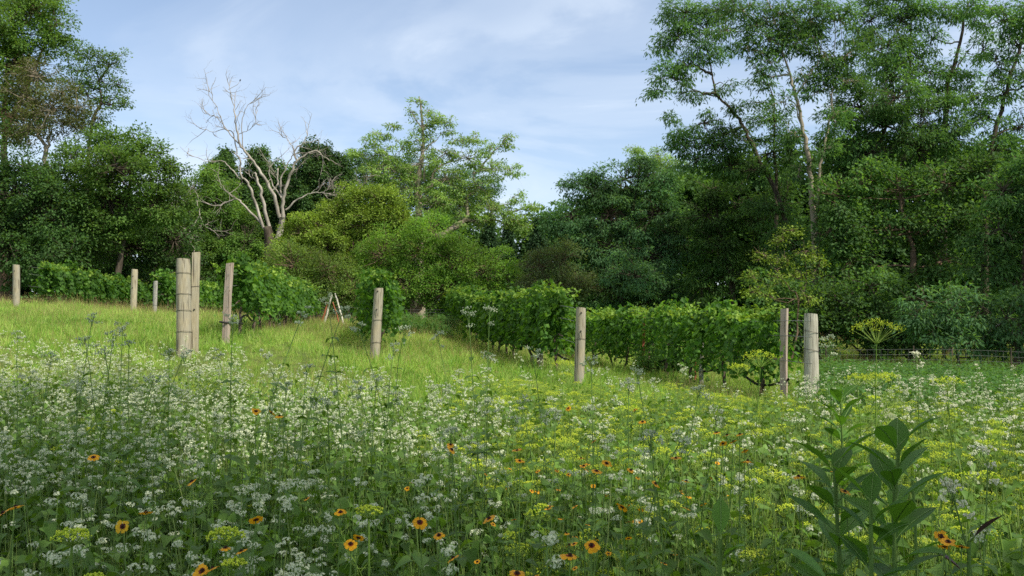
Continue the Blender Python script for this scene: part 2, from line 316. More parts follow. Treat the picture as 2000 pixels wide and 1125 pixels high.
# ------------------------------------------------------------------ trees
#            leaf length, half width, clump radius, leaves per clump, flatness, droop
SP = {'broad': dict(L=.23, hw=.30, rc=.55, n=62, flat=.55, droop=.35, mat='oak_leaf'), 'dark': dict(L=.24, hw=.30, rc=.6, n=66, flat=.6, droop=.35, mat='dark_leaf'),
      'locust': dict(L=.28, hw=.15, rc=.44, n=40, flat=.45, droop=.85, mat='locust_leaf'), 'bluelocust': dict(L=.30, hw=.16, rc=.5, n=50, flat=.45, droop=.75, mat='blue_leaf'),
      'lime': dict(L=.18, hw=.34, rc=.38, n=52, flat=.7, droop=.2, mat='lime_leaf'), 'olive': dict(L=.17, hw=.26, rc=.42, n=60, flat=.8, droop=.1, mat='olive_leaf'),
      'fruit': dict(L=.17, hw=.28, rc=.42, n=64, flat=.7, droop=.2, mat='bright_leaf'), 'walnut': dict(L=.27, hw=.22, rc=.42, n=30, flat=.4, droop=.55, mat='pale_leaf'),
      'brown': dict(L=.18, hw=.28, rc=.5, n=40, flat=.6, droop=.3, mat='brown_leaf'), 'dull': dict(L=.15, hw=.28, rc=.4, n=50, flat=.8, droop=.2, mat='dull_leaf'),
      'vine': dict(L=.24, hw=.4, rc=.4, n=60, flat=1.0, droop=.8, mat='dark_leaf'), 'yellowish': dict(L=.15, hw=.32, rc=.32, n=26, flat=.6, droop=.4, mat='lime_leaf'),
      'sparse': dict(L=.22, hw=.3, rc=.42, n=26, flat=.6, droop=.4, mat='pale_leaf'), 'near': dict(L=.16, hw=.32, rc=.5, n=60, flat=.5, droop=.4, mat='bright_leaf')}
def lobe_leaves(mb, br, rng, c, rad, sp, dens, hub=None, brmat='bark_dark'):
    sp = dict(sp); fine = sp.get('fine', .76); sp['L'] *= fine; sp['n'] = sp['n'] / fine ** 1.7
    rm = float(np.mean(rad)); rc = sp['rc']; K = max(5, int(dens * 4.2 * (rm / rc) ** 2)) if rm > rc else max(3, int(dens * 5))
    d = nrm(rng.normal(size=(K, 3)) + [0, 0, .12]); ph = rng.uniform(0, 6.28, 6)
    bump = 1 + .16 * np.sin(4 * d[:, 0] + ph[0]) * np.sin(4 * d[:, 2] + ph[1]) + .12 * np.sin(7 * d[:, 1] + ph[2]) * np.sin(6 * d[:, 2] + ph[3]) + .07 * np.sin(11 * d[:, 0] + ph[4])
    fr = rng.uniform(.30, 1.04, K) ** .55 * bump; C = c + d * fr[:, None] * rad
    csz = rng.uniform(.6, 1.35, K) * rc; nl = np.maximum(6, (sp['n'] * (csz / rc) ** 2).astype(int)); idx = np.repeat(np.arange(K), nl); M = len(idx)
    g = rng.normal(size=(M, 3)); g = nrm(g) * rng.uniform(0, 1, (M, 1)) ** .5 * rng.choice([1., 1., 1.45], (M, 1)); g[:, 2] *= sp['flat']; cs = csz[idx][:, None]
    p = C[idx] + g * cs; p[:, 2] -= sp['droop'] * .35 * cs[:, 0] * (g[:, 0] ** 2 + g[:, 1] ** 2)
    o = nrm(g + .35 * d[idx] + 1e-6); a = o * .75 + rng.normal(size=(M, 3)) * .45; a[:, 2] -= sp['droop'] * .8
    n = np.array([0, 0, 1.]) * .75 + o * .45 + rng.normal(size=(M, 3)) * .42
    cv = rng.uniform(-.22, .22, K)[idx]; rnd = np.clip(rng.beta(2.2, 2.2, M) + cv, 0, 1)
    leaves(mb, p, a, n, sp['L'] * rng.uniform(.6, 1.25, M), sp['hw'], .12, sp['mat'], rnd)
    if br is not None:
        h = c if hub is None else hub; mid = (h + C) / 2 + rng.normal(0, rm * .12, (K, 3)); r = .012 + .006 * rm
        h2 = h + (C - h) * .0; cones(br, h2, mid, r * 1.5, r, brmat, 4); cones(br, mid, C + d * .15, r, .006, brmat, 3)
        # side twigs inside clumps
        J = rng.integers(0, K, K * 2); e = C[J] + nrm(rng.normal(size=(K * 2, 3)) + d[J]) * csz[J][:, None] * .9; cones(br, mid[J] * .35 + C[J] * .65, e, .009, .004, brmat, 3)
TREES = 0
def tree(name, label, cat, bpx, d, lobes, sp, dens=1.0, stems=None, bark='bark_dark', r0=.2, group=None, seed=None, twigs=True, basepy=None, mats=None, stemr=None):
    global TREES; TREES += 1; rng = np.random.default_rng(seed if seed else 100 + TREES); S = dict(SP[sp])
    if mats: S['mat'] = mats
    bx = px_x(bpx, d); bz = g1(bx, d); org = np.array([bx, d, bz]); root = thing(name, org, label, cat, group)
    cr_ = MB(); tr = MB(); nodes = []
    Ls = []
    for lb in lobes:
        dd = lb[4] if len(lb) > 4 else 0; c = P(lb[0], lb[1], d + dd); k = (d + dd) / F; Ls.append((c, np.array([lb[2] * k, .85 * (lb[2] + lb[3]) / 2 * k, lb[3] * k])))
    if stems is None:
        top = max(Ls, key=lambda q: q[0][2])[0]; cx = np.mean([q[0] for q in Ls], 0)
        stems = [[org - [0, 0, .3], org * .6 + cx * .4 + rng.normal(0, .2, 3), top]]
    else:
        stems = [[(P(s[0], s[1], d + (s[2] if len(s) > 2 else 0)) if not isinstance(s, str) else org - [0, 0, .3]) for s in st] for st in stems]
    for i, st in enumerate(stems):
        ln = smoothline(st, 5, rng, .03); q = np.linspace(0, 1, len(ln)); rr = (stemr[i] if stemr else (r0 if i == 0 else r0 * .55)); tube(tr, ln, rr * (1 - .9 * q) * (1 + .5 * np.exp(-q * 14) * (i == 0)), bark, 9, rng=rng, rough=.06); nodes.append(np.c_[ln, rr * (1 - .9 * q)])
    nodes = np.vstack(nodes)
    for c, rad in Ls:
        dv = np.linalg.norm(nodes[:, :3] - c, axis=1) + np.where(nodes[:, 2] > c[2] - .1, 1.5, 0); j = int(np.argmin(dv)); a = nodes[j, :3]; r_ = min(nodes[j, 3] * .7, .035 + .02 * float(np.mean(rad)))
        if np.linalg.norm(c - a) > .3:
            mid = (a + c) / 2 + np.array([0, 0, -.12 * np.linalg.norm(c - a)]) * .5 + rng.normal(0, .1, 3); ln = smoothline([a, mid, c], 4, rng, .03); tube(tr, ln, np.linspace(r_, r_ * .4, len(ln)), bark, 5)
        lobe_leaves(cr_, tr if twigs else None, rng, c, rad, S, dens, None, bark)
    part('trunk', tr, root, org); part('crown', cr_, root, org); return root

G_T = None
# left side wood
tree('tall_tree', 'tall dark green tree with brownish patches at the left edge of the picture', 'tree', 10, 56,
     [(0, 60, 90, 60), (70, 20, 60, 45), (110, 45, 40, 35), (30, 130, 85, 50), (-50, 180, 80, 90), (60, 10, 60, 40, 3), (20, 230, 75, 60), (-40, 60, 70, 80, -2), (100, 90, 30, 25), (95, 75, 40, 22)],
     'broad', 1.0, stems=[['b', (12, 420), (8, 260), (20, 60)], [(8, 260), (60, 150), (100, 60)], [(10, 230), (-40, 150), (-60, 60)]], r0=.42, bark='bark_brown')
tree('mottled_tree', 'brown-tinged half-bare tree with pale forked limb beside the tall left tree', 'tree', 88, 53,
     [(75, 150, 50, 40), (100, 215, 55, 50), (50, 190, 45, 45), (130, 240, 40, 35), (150, 210, 35, 40), (60, 250, 50, 40), (120, 180, 35, 30)], 'brown', 1.1,
     stems=[['b', (92, 400), (88, 310), (90, 285), (74, 262), (78, 248), (64, 254)], [(88, 300), (97, 262), (92, 240)]], bark='bark_pale', r0=.2)
tree('open_tree', 'slender see-through tree with fine leaves against the sky right of the tall left tree', 'tree', 178, 58,
     [(150, 100, 26, 20), (185, 110, 32, 20), (215, 130, 28, 26), (160, 140, 30, 26), (200, 160, 34, 24), (232, 165, 18, 26), (170, 185, 32, 26), (215, 205, 30, 20), (240, 200, 14, 18), (190, 230, 30, 22), (140, 170, 25, 30), (232, 110, 16, 14), (160, 235, 30, 25)], 'sparse', .8,
     stems=[['b', (170, 380), (180, 240), (196, 205), (192, 150), (170, 110)], [(186, 225), (196, 205), (236, 190)], [(192, 160), (215, 130), (232, 118)]], bark='bark_dark', r0=.16, mats='oak_leaf')
tree('broadleaf_tree', 'full bright green tree with tufted top behind the leftmost trellis row', 'tree', 210, 52,
     [(150, 330, 80, 60), (240, 300, 65, 45), (290, 330, 50, 45), (210, 390, 100, 70), (300, 400, 60, 60), (225, 330, 70, 50, -2), (170, 450, 100, 70), (320, 335, 28, 24), (335, 325, 22, 16), (300, 292, 24, 20), (262, 272, 28, 20), (200, 275, 40, 25), (345, 400, 30, 40)], 'broad', 1.05, r0=.3)
tree('dark_tree', 'dense dark tree filling the far left behind the first trellis post', 'tree', 20, 50,
     [(30, 380, 90, 70), (-60, 420, 90, 110), (90, 410, 80, 70), (20, 480, 100, 70), (-50, 300, 60, 70), (110, 500, 80, 60), (60, 330, 60, 40)], 'dark', 1.0, r0=.3)
tree('understory_tree', 'low deep green tree directly above the leftmost trellis row', 'tree', 250, 56,
     [(250, 480, 90, 60), (340, 470, 60, 70), (180, 530, 80, 50), (270, 545, 80, 50), (350, 545, 60, 50)], 'broad', .9, r0=.2, mats='dark_leaf')
tree('leafy_tree', 'mid green tree standing left of the dead tree', 'tree', 380, 66,
     [(375, 370, 35, 28), (400, 350, 26, 22), (420, 400, 50, 50), (370, 430, 55, 55), (440, 450, 50, 60), (400, 500, 70, 55), (350, 380, 22, 26), (430, 545, 70, 50), (480, 540, 50, 60), (335, 470, 50, 60), (480, 470, 40, 60)], 'broad', 1.0, r0=.25)
tree('vine_tower', 'narrow vine-covered tree behind the left limbs of the dead tree', 'tree', 440, 72,
     [(436, 312, 22, 20), (430, 335, 34, 30), (450, 370, 45, 45), (436, 298, 9, 14)], 'vine', 1.1, r0=.2)
tree('ivy_tree', 'vine-draped rounded tree behind the tall limb of the dead tree', 'tree', 505, 72,
     [(503, 305, 24, 20), (505, 335, 32, 32), (545, 345, 28, 26), (500, 390, 50, 50), (560, 380, 36, 50), (530, 430, 50, 50)], 'vine', 1.1, r0=.2)
tree('creeper_tree', 'dark dome of vines over a tree right of the dead tree', 'tree', 620, 70,
     [(620, 302, 30, 26), (615, 340, 48, 40), (650, 320, 26, 22), (610, 390, 52, 50), (660, 360, 32, 40), (672, 318, 14, 16), (640, 430, 50, 50)], 'vine', 1.15, r0=.2)
tree('background_tree', 'blue-green tree behind the yellow-green tree and the tall open tree', 'tree', 740, 78,
     [(700, 320, 30, 26), (735, 340, 45, 45), (790, 350, 50, 50), (690, 360, 40, 40), (745, 390, 60, 40), (840, 370, 55, 50), (900, 370, 55, 45), (950, 380, 35, 40), (880, 420, 60, 50), (690, 300, 10, 12)], 'broad', .9, r0=.25, mats='blue_leaf')
tree('lime_tree', 'tall yellow-green tree in full sun at the centre', 'tree', 730, 58,
     [(690, 395, 42, 35), (745, 400, 48, 38), (660, 430, 40, 45), (720, 440, 60, 45), (770, 430, 36, 38), (700, 490, 70, 50), (775, 480, 40, 40), (790, 430, 20, 25)], 'lime', 1.1, r0=.2, bark='bark_brown')
tree('lime_shrub', 'rounded yellow-green small tree right below the dead tree', 'tree', 600, 57,
     [(600, 450, 48, 36), (570, 480, 42, 40), (640, 480, 46, 40), (620, 440, 30, 24), (550, 510, 30, 40)], 'lime', 1.05, r0=.15, bark='bark_brown')
tree('olive_shrub', 'olive brown twiggy bush behind the third trellis row', 'shrub', 610, 53,
     [(575, 520, 52, 48), (640, 530, 55, 50), (600, 570, 60, 45), (690, 560, 45, 50), (545, 560, 30, 40), (655, 590, 50, 40)], 'olive', 1.0, r0=.12, bark='bark_brown')
tree('orchard_tree', 'wide spreading fruit tree with reddish forked trunk at the centre', 'tree', 812, 54,
     [(750, 500, 55, 50), (820, 490, 60, 55), (890, 510, 65, 50), (950, 530, 55, 45), (800, 555, 60, 40), (870, 565, 70, 38), (730, 555, 45, 35), (930, 570, 50, 30), (840, 450, 45, 35), (990, 540, 30, 40), (760, 590, 30, 20)], 'fruit', 1.0,
     stems=[['b', (812, 618), (808, 600)], [(811, 620), (800, 585), (778, 545), (760, 520)], [(811, 620), (822, 585), (850, 555), (880, 520)], [(812, 615), (806, 580), (812, 540)], [(812, 618), (790, 600), (770, 580)], [(812, 612), (835, 590), (870, 570)]],
     bark='bark_brown', r0=.26, stemr=[.3, .14, .14, .12, .10, .09])
tree('grey_shrub', 'dull greyish brown bush between the fruit tree and the big locust', 'shrub', 1085, 50,
     [(1060, 520, 42, 34), (1100, 510, 45, 36), (1080, 555, 70, 35), (1130, 550, 40, 36), (1030, 560, 30, 30), (1105, 490, 22, 20)], 'dull', .9, r0=.1, bark='bark_brown')
for i, (bx_, ty, d_, lab) in enumerate([(955, 418, 70, 'dark pointed spruce just right of the fruit tree'), (992, 430, 72, 'dark pointed spruce between two other spruces in the sky gap'), (1052, 425, 71, 'dark pointed spruce touching the left side of the big locust')]):
    rng = np.random.default_rng(900 + i); bx = px_x(bx_, d_); org = np.array([bx, d_, g1(bx, d_)]); top = P(bx_, ty, d_); h = top[2] - org[2]
    root = thing('spruce_tree', org, lab, 'tree', None); tr = MB(); c2 = MB(); tube(tr, [org - [0, 0, .3], org + [0, 0, h * .5], top], [.22, .14, .02], 'bark_dark')
    for zf in np.arange(.12, .99, .035):
        rr = (1 - zf) * h * .27 + .1; nb = 9; th = rng.uniform(0, 6.28) + np.arange(nb) * 6.28 / nb + rng.normal(0, .2, nb)
        c0 = np.tile(org + [0, 0, zf * h], (nb, 1)); e = c0 + np.c_[np.cos(th) * rr, np.sin(th) * rr, -.1 * rr + rng.normal(.1, .15, nb)] * rng.uniform(.7, 1.1, (nb, 1)); cones(tr, c0, e, .03, .01, 'bark_dark')
        k = 46; tt = rng.uniform(.15, 1.05, (nb, k, 1)); p = c0[:, None] + (e - c0)[:, None] * tt + rng.normal(0, .07, (nb, k, 3)) * (1.2 + rr * .5); a = nrm((e - c0)[:, None] + rng.normal(0, .5 * rr, (nb, k, 3)) - [0, 0, .25 * rr])
        M = nb * k; leaves(c2, p.reshape(-1, 3), a.reshape(-1, 3), np.array([0, 0, 1.]) + rng.normal(0, .5, (M, 3)), .24, .17, .1, 'spruce_needle', rng.uniform(0, 1, M))
    part('trunk', tr, root, org); part('crown', c2, root, org)
tree('tall_open_tree', 'tall open-crowned tree with pale upper limbs above the fruit tree', 'tree', 818, 63,
     [(745, 262, 24, 12), (716, 275, 16, 14), (735, 300, 34, 20), (785, 290, 24, 18), (770, 250, 18, 12), (812, 200, 13, 9), (800, 218, 12, 12), (838, 215, 14, 10), (855, 228, 10, 8), (830, 245, 28, 18), (850, 232, 12, 10), (880, 238, 14, 8), (873, 255, 14, 12), (820, 275, 30, 20),
      (760, 330, 50, 28), (820, 320, 40, 30), (870, 300, 30, 22), (900, 275, 22, 12), (930, 270, 24, 12), (915, 310, 34, 24), (960, 290, 20, 16), (985, 270, 18, 12), (993, 283, 9, 10), (960, 330, 34, 22), (995, 330, 22, 14), (1005, 340, 10, 10), (870, 350, 45, 30), (930, 365, 38, 24),
      (720, 345, 28, 26), (790, 370, 40, 30), (850, 395, 50, 28), (900, 400, 40, 26), (1000, 385, 20, 12), (1015, 410, 26, 16), (1040, 405, 12, 14), (1000, 430, 30, 16), (960, 410, 40, 20), (925, 430, 45, 16), (1020, 440, 24, 14), (690, 300, 7, 8)], 'walnut', .82,
     stems=[['b', (819, 500), (818, 428), (815, 394), (816, 363), (822, 320), (826, 270), (822, 215), (820, 190)], [(816, 363), (812, 357), (799, 335), (784, 322), (745, 290)], [(818, 394), (824, 375), (843, 363), (846, 338), (865, 322), (880, 316), (930, 300)],
            [(829, 354), (826, 326), (809, 301)], [(818, 470), (880, 450), (911, 425), (911, 388), (930, 372), (925, 344), (927, 319)], [(926, 340), (936, 329), (961, 301), (983, 276), (992, 263)], [(840, 490), (874, 453), (899, 434), (936, 431), (974, 431), (999, 447)], [(974, 431), (1000, 440), (1017, 425), (1036, 406)],
            [(816, 380), (798, 350), (795, 330)], [(822, 300), (850, 275), (870, 252)], [(824, 250), (808, 225), (795, 205)]],
     bark='bark_pale', r0=.34, stemr=[.34, .13, .16, .10, .2, .09, .17, .07, .07, .06, .05])
# big rounded locust and the wood right of it
tree('rounded_locust', 'broad rounded blue-green locust tree right of the sky gap', 'tree', 1230, 52,
     [(1150, 370, 50, 36), (1220, 350, 55, 36), (1290, 350, 50, 40), (1120, 420, 50, 40), (1190, 420, 70, 50), (1280, 420, 75, 55), (1110, 470, 50, 40), (1180, 490, 75, 50), (1270, 500, 80, 55), (1330, 470, 50, 60), (1200, 560, 80, 45), (1300, 570, 70, 45), (1110, 540, 40, 45), (1115, 350, 16, 13), (1075, 430, 18, 16), (1160, 335, 20, 12), (1250, 320, 30, 18), (1240, 540, 60, 40, -3)], 'bluelocust', 1.0, r0=.35)
tree('pale_topped_tree', 'paler feathery tree top showing above the rounded locust', 'tree', 1290, 62,
     [(1245, 305, 22, 20), (1285, 305, 26, 24), (1240, 290, 12, 12), (1310, 330, 36, 30), (1330, 380, 50, 45), (1265, 335, 35, 25), (1370, 360, 40, 50)], 'locust', .9, r0=.2, mats='pale_leaf')
tree('leaning_locust', 'tall leaning locust with hanging feathery crown at the left edge of the right wood', 'tree', 1560, 44,
     [(1340, 25, 50, 30), (1325, 75, 42, 32), (1300, 95, 22, 16), (1310, 150, 38, 32), (1285, 175, 22, 20), (1345, 130, 34, 34), (1355, 185, 18, 12), (1380, 60, 42, 40), (1400, 20, 40, 30), (1390, 110, 28, 22), (1415, 165, 20, 22), (1330, 255, 30, 20), (1375, 240, 40, 26), (1340, 285, 42, 26), (1395, 280, 50, 36), (1440, 270, 30, 30), (1425, 325, 55, 36), (1470, 330, 38, 30), (1360, 310, 40, 24), (1315, 230, 12, 10), (1440, 220, 20, 16), (1535, 470, 44, 40, -1), (1565, 540, 44, 40, -1), (1500, 410, 46, 34), (1600, 460, 30, 50, -1)], 'locust', 1.05,
     stems=[['b', (1552, 520), (1524, 397), (1479, 307), (1452, 247), (1430, 214), (1400, 184), (1391, 146), (1385, 112), (1360, 50)], [(1452, 247), (1410, 262), (1370, 270), (1335, 280)], [(1400, 184), (1365, 180), (1320, 160)], [(1391, 146), (1360, 130), (1330, 100)]], r0=.14, bark='bark_dark')
tree('forked_locust', 'tall locust with bare pale forked trunk in front of the dark right wood', 'tree', 1590, 40,
     [(1450, 20, 42, 30), (1420, 60, 40, 26), (1490, 45, 42, 32), (1460, 95, 36, 24), (1530, 30, 40, 34), (1545, 90, 42, 30), (1500, 120, 34, 24), (1580, 40, 42, 34), (1600, 100, 38, 32), (1480, 140, 28, 18), (1570, 150, 36, 26), (1550, 60, 36, 30, 2), (1640, 40, 44, 36), (1650, 110, 40, 36), (1610, 175, 36, 26), (1590, 10, 40, 22), (1625, 230, 30, 34, -1.5), (1615, 290, 24, 30, -1.5), (1560, 330, 22, 20), (1550, 260, 20, 16), (1530, 200, 30, 20), (1650, 160, 36, 30), (1500, 80, 40, 24)], 'locust', 1.0,
     stems=[['b', (1592, 520), (1590, 440), (1587, 397), (1580, 319), (1565, 244), (1554, 187), (1542, 146), (1520, 64), (1497, -10)], [(1591, 430), (1597, 397), (1601, 337), (1615, 260), (1625, 202), (1629, 112), (1632, 22)], [(1554, 187), (1580, 150), (1600, 120)], [(1542, 146), (1500, 150), (1470, 130)], [(1565, 244), (1550, 200), (1510, 180)]],
     bark='bark_pale', r0=.19, stemr=[.17, .09, .05, .05, .04])
tree('slim_locust', 'slim dark-stemmed locust between the leaning and the forked locust', 'tree', 1515, 46,
     [(1500, 235, 40, 30), (1480, 200, 24, 18), (1530, 265, 32, 24), (1470, 270, 26, 22), (1500, 300, 45, 34), (1545, 300, 34, 36), (1490, 160, 24, 14)], 'locust', .9, stems=[['b', (1516, 420), (1512, 277), (1512, 195), (1494, 157)]], r0=.12)
tree('great_locust', 'largest light green locust crown high in the right wood', 'tree', 1700, 41,
     [(1680, 210, 60, 46), (1740, 150, 55, 42), (1660, 150, 36, 34), (1720, 240, 75, 55), (1800, 220, 60, 50), (1640, 240, 40, 40), (1790, 290, 75, 50), (1690, 300, 75, 46), (1860, 270, 55, 45), (1730, 90, 50, 36), (1750, 190, 50, 40, -2), (1850, 210, 40, 30), (1640, 290, 40, 36), (1640, 350, 44, 40), (1700, 370, 60, 40), (1610, 300, 26, 30)], 'locust', 1.05,
     stems=[['b', (1706, 430), (1700, 350), (1704, 300), (1692, 262), (1680, 200)], [(1702, 330), (1750, 280), (1800, 230)], [(1704, 300), (1740, 230), (1745, 150)]], r0=.15, bark='bark_dark', mats='locust_leaf')
tree('back_locust', 'tall locust rising behind the light green crown', 'tree', 1850, 44,
     [(1700, 40, 45, 36), (1690, 90, 36, 26), (1760, 40, 40, 34), (1800, 20, 40, 26), (1820, 75, 26, 30), (1780, 100, 40, 30), (1850, 15, 40, 20), (1900, 30, 40, 26), (1860, 130, 30, 30), (1830, 180, 36, 28), (1920, 95, 26, 36), (1745, 0, 60, 26), (1890, 150, 24, 20), (1720, 120, 50, 34), (1810, 140, 40, 30), (1900, 190, 40, 30)], 'locust', 1.05,
     stems=[['b', (1840, 400), (1850, 180), (1865, 124), (1887, 22), (1899, -10)], [(1858, 150), (1885, 110), (1910, 70)], [(1760, 420), (1775, 150), (1780, -5)]], r0=.17, stemr=[.19, .06, .14])
tree('edge_locust', 'tall locust with bare slanting stem at the right edge of the picture', 'tree', 1920, 41,
     [(1960, 40, 50, 36), (1990, 90, 40, 36), (1945, 120, 30, 26), (1960, 180, 34, 30), (2010, 160, 40, 40), (1930, 230, 36, 32), (1990, 250, 40, 36), (1900, 10, 30, 24), (1945, 290, 50, 36), (2020, 20, 50, 50), (2040, 300, 50, 60)], 'locust', .95,
     stems=[['b', (1925, 400), (1932, 311), (1962, 195), (1985, 112), (2000, 67), (2010, 0)]], r0=.16)
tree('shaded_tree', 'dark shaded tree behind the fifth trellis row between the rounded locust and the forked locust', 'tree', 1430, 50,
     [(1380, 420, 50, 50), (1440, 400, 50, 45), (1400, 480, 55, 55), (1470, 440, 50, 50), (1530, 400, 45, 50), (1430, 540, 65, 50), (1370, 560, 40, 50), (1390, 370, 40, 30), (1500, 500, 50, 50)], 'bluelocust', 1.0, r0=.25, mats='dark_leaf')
tree('twiggy_sapling', 'yellowish green sapling with thin bare twigs at the foot of the forked locust', 'tree', 1540, 34,
     [(1495, 500, 20, 14), (1530, 470, 18, 14), (1475, 545, 16, 12), (1515, 540, 20, 14), (1575, 490, 16, 20), (1560, 545, 18, 16), (1490, 575, 22, 10), (1545, 450, 12, 10), (1600, 520, 14, 22), (1540, 510, 16, 12), (1580, 580, 18, 12), (1465, 570, 12, 10)], 'yellowish', .8,
     stems=[['b', (1560, 600), (1540, 560), (1510, 520), (1490, 490)], [(1560, 600), (1575, 540), (1570, 470)]], r0=.035, bark='bark_brown')
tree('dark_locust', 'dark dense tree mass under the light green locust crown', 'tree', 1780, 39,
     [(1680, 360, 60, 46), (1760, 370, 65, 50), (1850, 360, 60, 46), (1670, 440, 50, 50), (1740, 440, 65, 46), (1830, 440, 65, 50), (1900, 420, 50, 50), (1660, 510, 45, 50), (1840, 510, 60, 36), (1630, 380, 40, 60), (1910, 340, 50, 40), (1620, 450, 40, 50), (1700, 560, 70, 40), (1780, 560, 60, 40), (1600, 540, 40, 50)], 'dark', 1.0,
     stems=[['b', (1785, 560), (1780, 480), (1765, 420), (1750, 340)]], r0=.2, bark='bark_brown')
tree('edge_tree', 'bushy mid green tree at the right edge under the slanting stem', 'tree', 1985, 36,
     [(1960, 370, 60, 50), (2030, 420, 60, 80), (1950, 450, 60, 50), (1990, 530, 60, 50), (1930, 520, 50, 40), (2010, 340, 50, 50)], 'bluelocust', 1.0, r0=.2, mats='locust_leaf')
tree('fern_leaved_shrub', 'low blue-green feathery shrub in front of the dark right wood', 'shrub', 1860, 33,
     [(1810, 590, 40, 30), (1860, 600, 55, 40), (1920, 600, 50, 40), (1820, 650, 50, 34), (1890, 660, 60, 34), (1965, 620, 50, 46), (1790, 620, 26, 22), (1980, 670, 50, 30), (2030, 610, 50, 60)], 'bluelocust', .95, r0=.08)
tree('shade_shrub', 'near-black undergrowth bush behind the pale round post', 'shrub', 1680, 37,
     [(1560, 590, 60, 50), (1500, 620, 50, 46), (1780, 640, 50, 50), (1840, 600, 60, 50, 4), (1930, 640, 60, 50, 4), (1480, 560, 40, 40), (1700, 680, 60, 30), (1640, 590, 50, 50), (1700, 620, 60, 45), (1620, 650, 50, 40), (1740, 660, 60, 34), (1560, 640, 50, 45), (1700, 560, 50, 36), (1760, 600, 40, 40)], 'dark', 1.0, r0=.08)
# shade trees outside the frame: they throw the shade on the near meadow and on the right wood
def offtree(name, label, x, y, lobes, sp, dens, r0, seed):
    rng = np.random.default_rng(seed); org = np.array([x, y, g1(x, y)]); root = thing(name, org, label, 'tree'); c2 = MB(); tr = MB(); S = SP[sp]
    top = max(l[2] for l in lobes); tube(tr, smoothline([org - [0, 0, .3], org + [.2, .1, top * .4], org + [.1, -.1, top]], 5, rng, .03), np.linspace(r0, r0 * .25, 11), 'bark_dark', 9)
    for (lx, ly, lz, rr) in lobes: tube(tr, smoothline([org + [.1, 0, lz * .45], org * .5 + np.array([lx, ly, org[2] + lz]) * .5 - [0, 0, .4], np.array([lx, ly, org[2] + lz])], 3), np.linspace(.08, .03, 7), 'bark_dark', 5); lobe_leaves(c2, tr, rng, np.array([lx, ly, org[2] + lz]), np.array([rr, rr, rr * .75]), S, dens)
    part('trunk', tr, root, org); part('crown', c2, root, org)
offtree('shade_tree', 'big tree just behind the viewpoint shading the near flowers', 8.5, -6.5,
        [(2.7, -3.0, 8.5, 2.3), (5.2, -3.5, 9.0, 2.4), (2.2, .2, 8.6, 2.1), (-.3, 1.5, 8.8, 2.0), (3.4, 1.9, 9.0, 1.9), (5.4, -.6, 9.0, 2.0), (7.4, -2.4, 9.0, 2.0), (.8, 4.0, 9.2, 1.9), (-2.4, 4.2, 9.0, 1.8), (-1.6, -1.6, 8.2, 2.2), (7.2, -5.5, 10.5, 2.6), (1.0, -3.4, 7.4, 2.0), (.2, -.6, 7.2, 1.8), (4.0, -1.6, 7.4, 2.0), (-1.0, 5.6, 9.4, 1.8), (-3.2, 5.0, 9.0, 1.8), (1.7, 6.0, 9.6, 1.6), (-3.6, 2.2, 8.6, 1.7)], 'near', .62, .3, 71)

offtree('shade_tree', 'tall tree beyond the right edge throwing shade on the right wood', 28.5, 30,
        [(24.5, 29.5, 8, 3.0), (28, 27.5, 11, 3.2), (25.5, 33, 7, 2.8), (31, 32, 11, 3.2), (27, 30, 14, 3.0), (22, 26.5, 5.5, 2.4), (30, 26, 7, 3.0), (34, 28, 13, 3.2), (20, 23.0, 4.5, 1.8)], 'locust', .9, .3, 72)
offtree('shade_tree', 'second tall tree beyond the right edge throwing shade on the right wood', 36, 38,
        [(31, 38, 8, 3.4), (35, 36, 12, 3.6), (33, 41, 6, 3.2), (38, 40, 14, 3.4), (29, 36.5, 5, 2.6)], 'locust', .9, .3, 73)

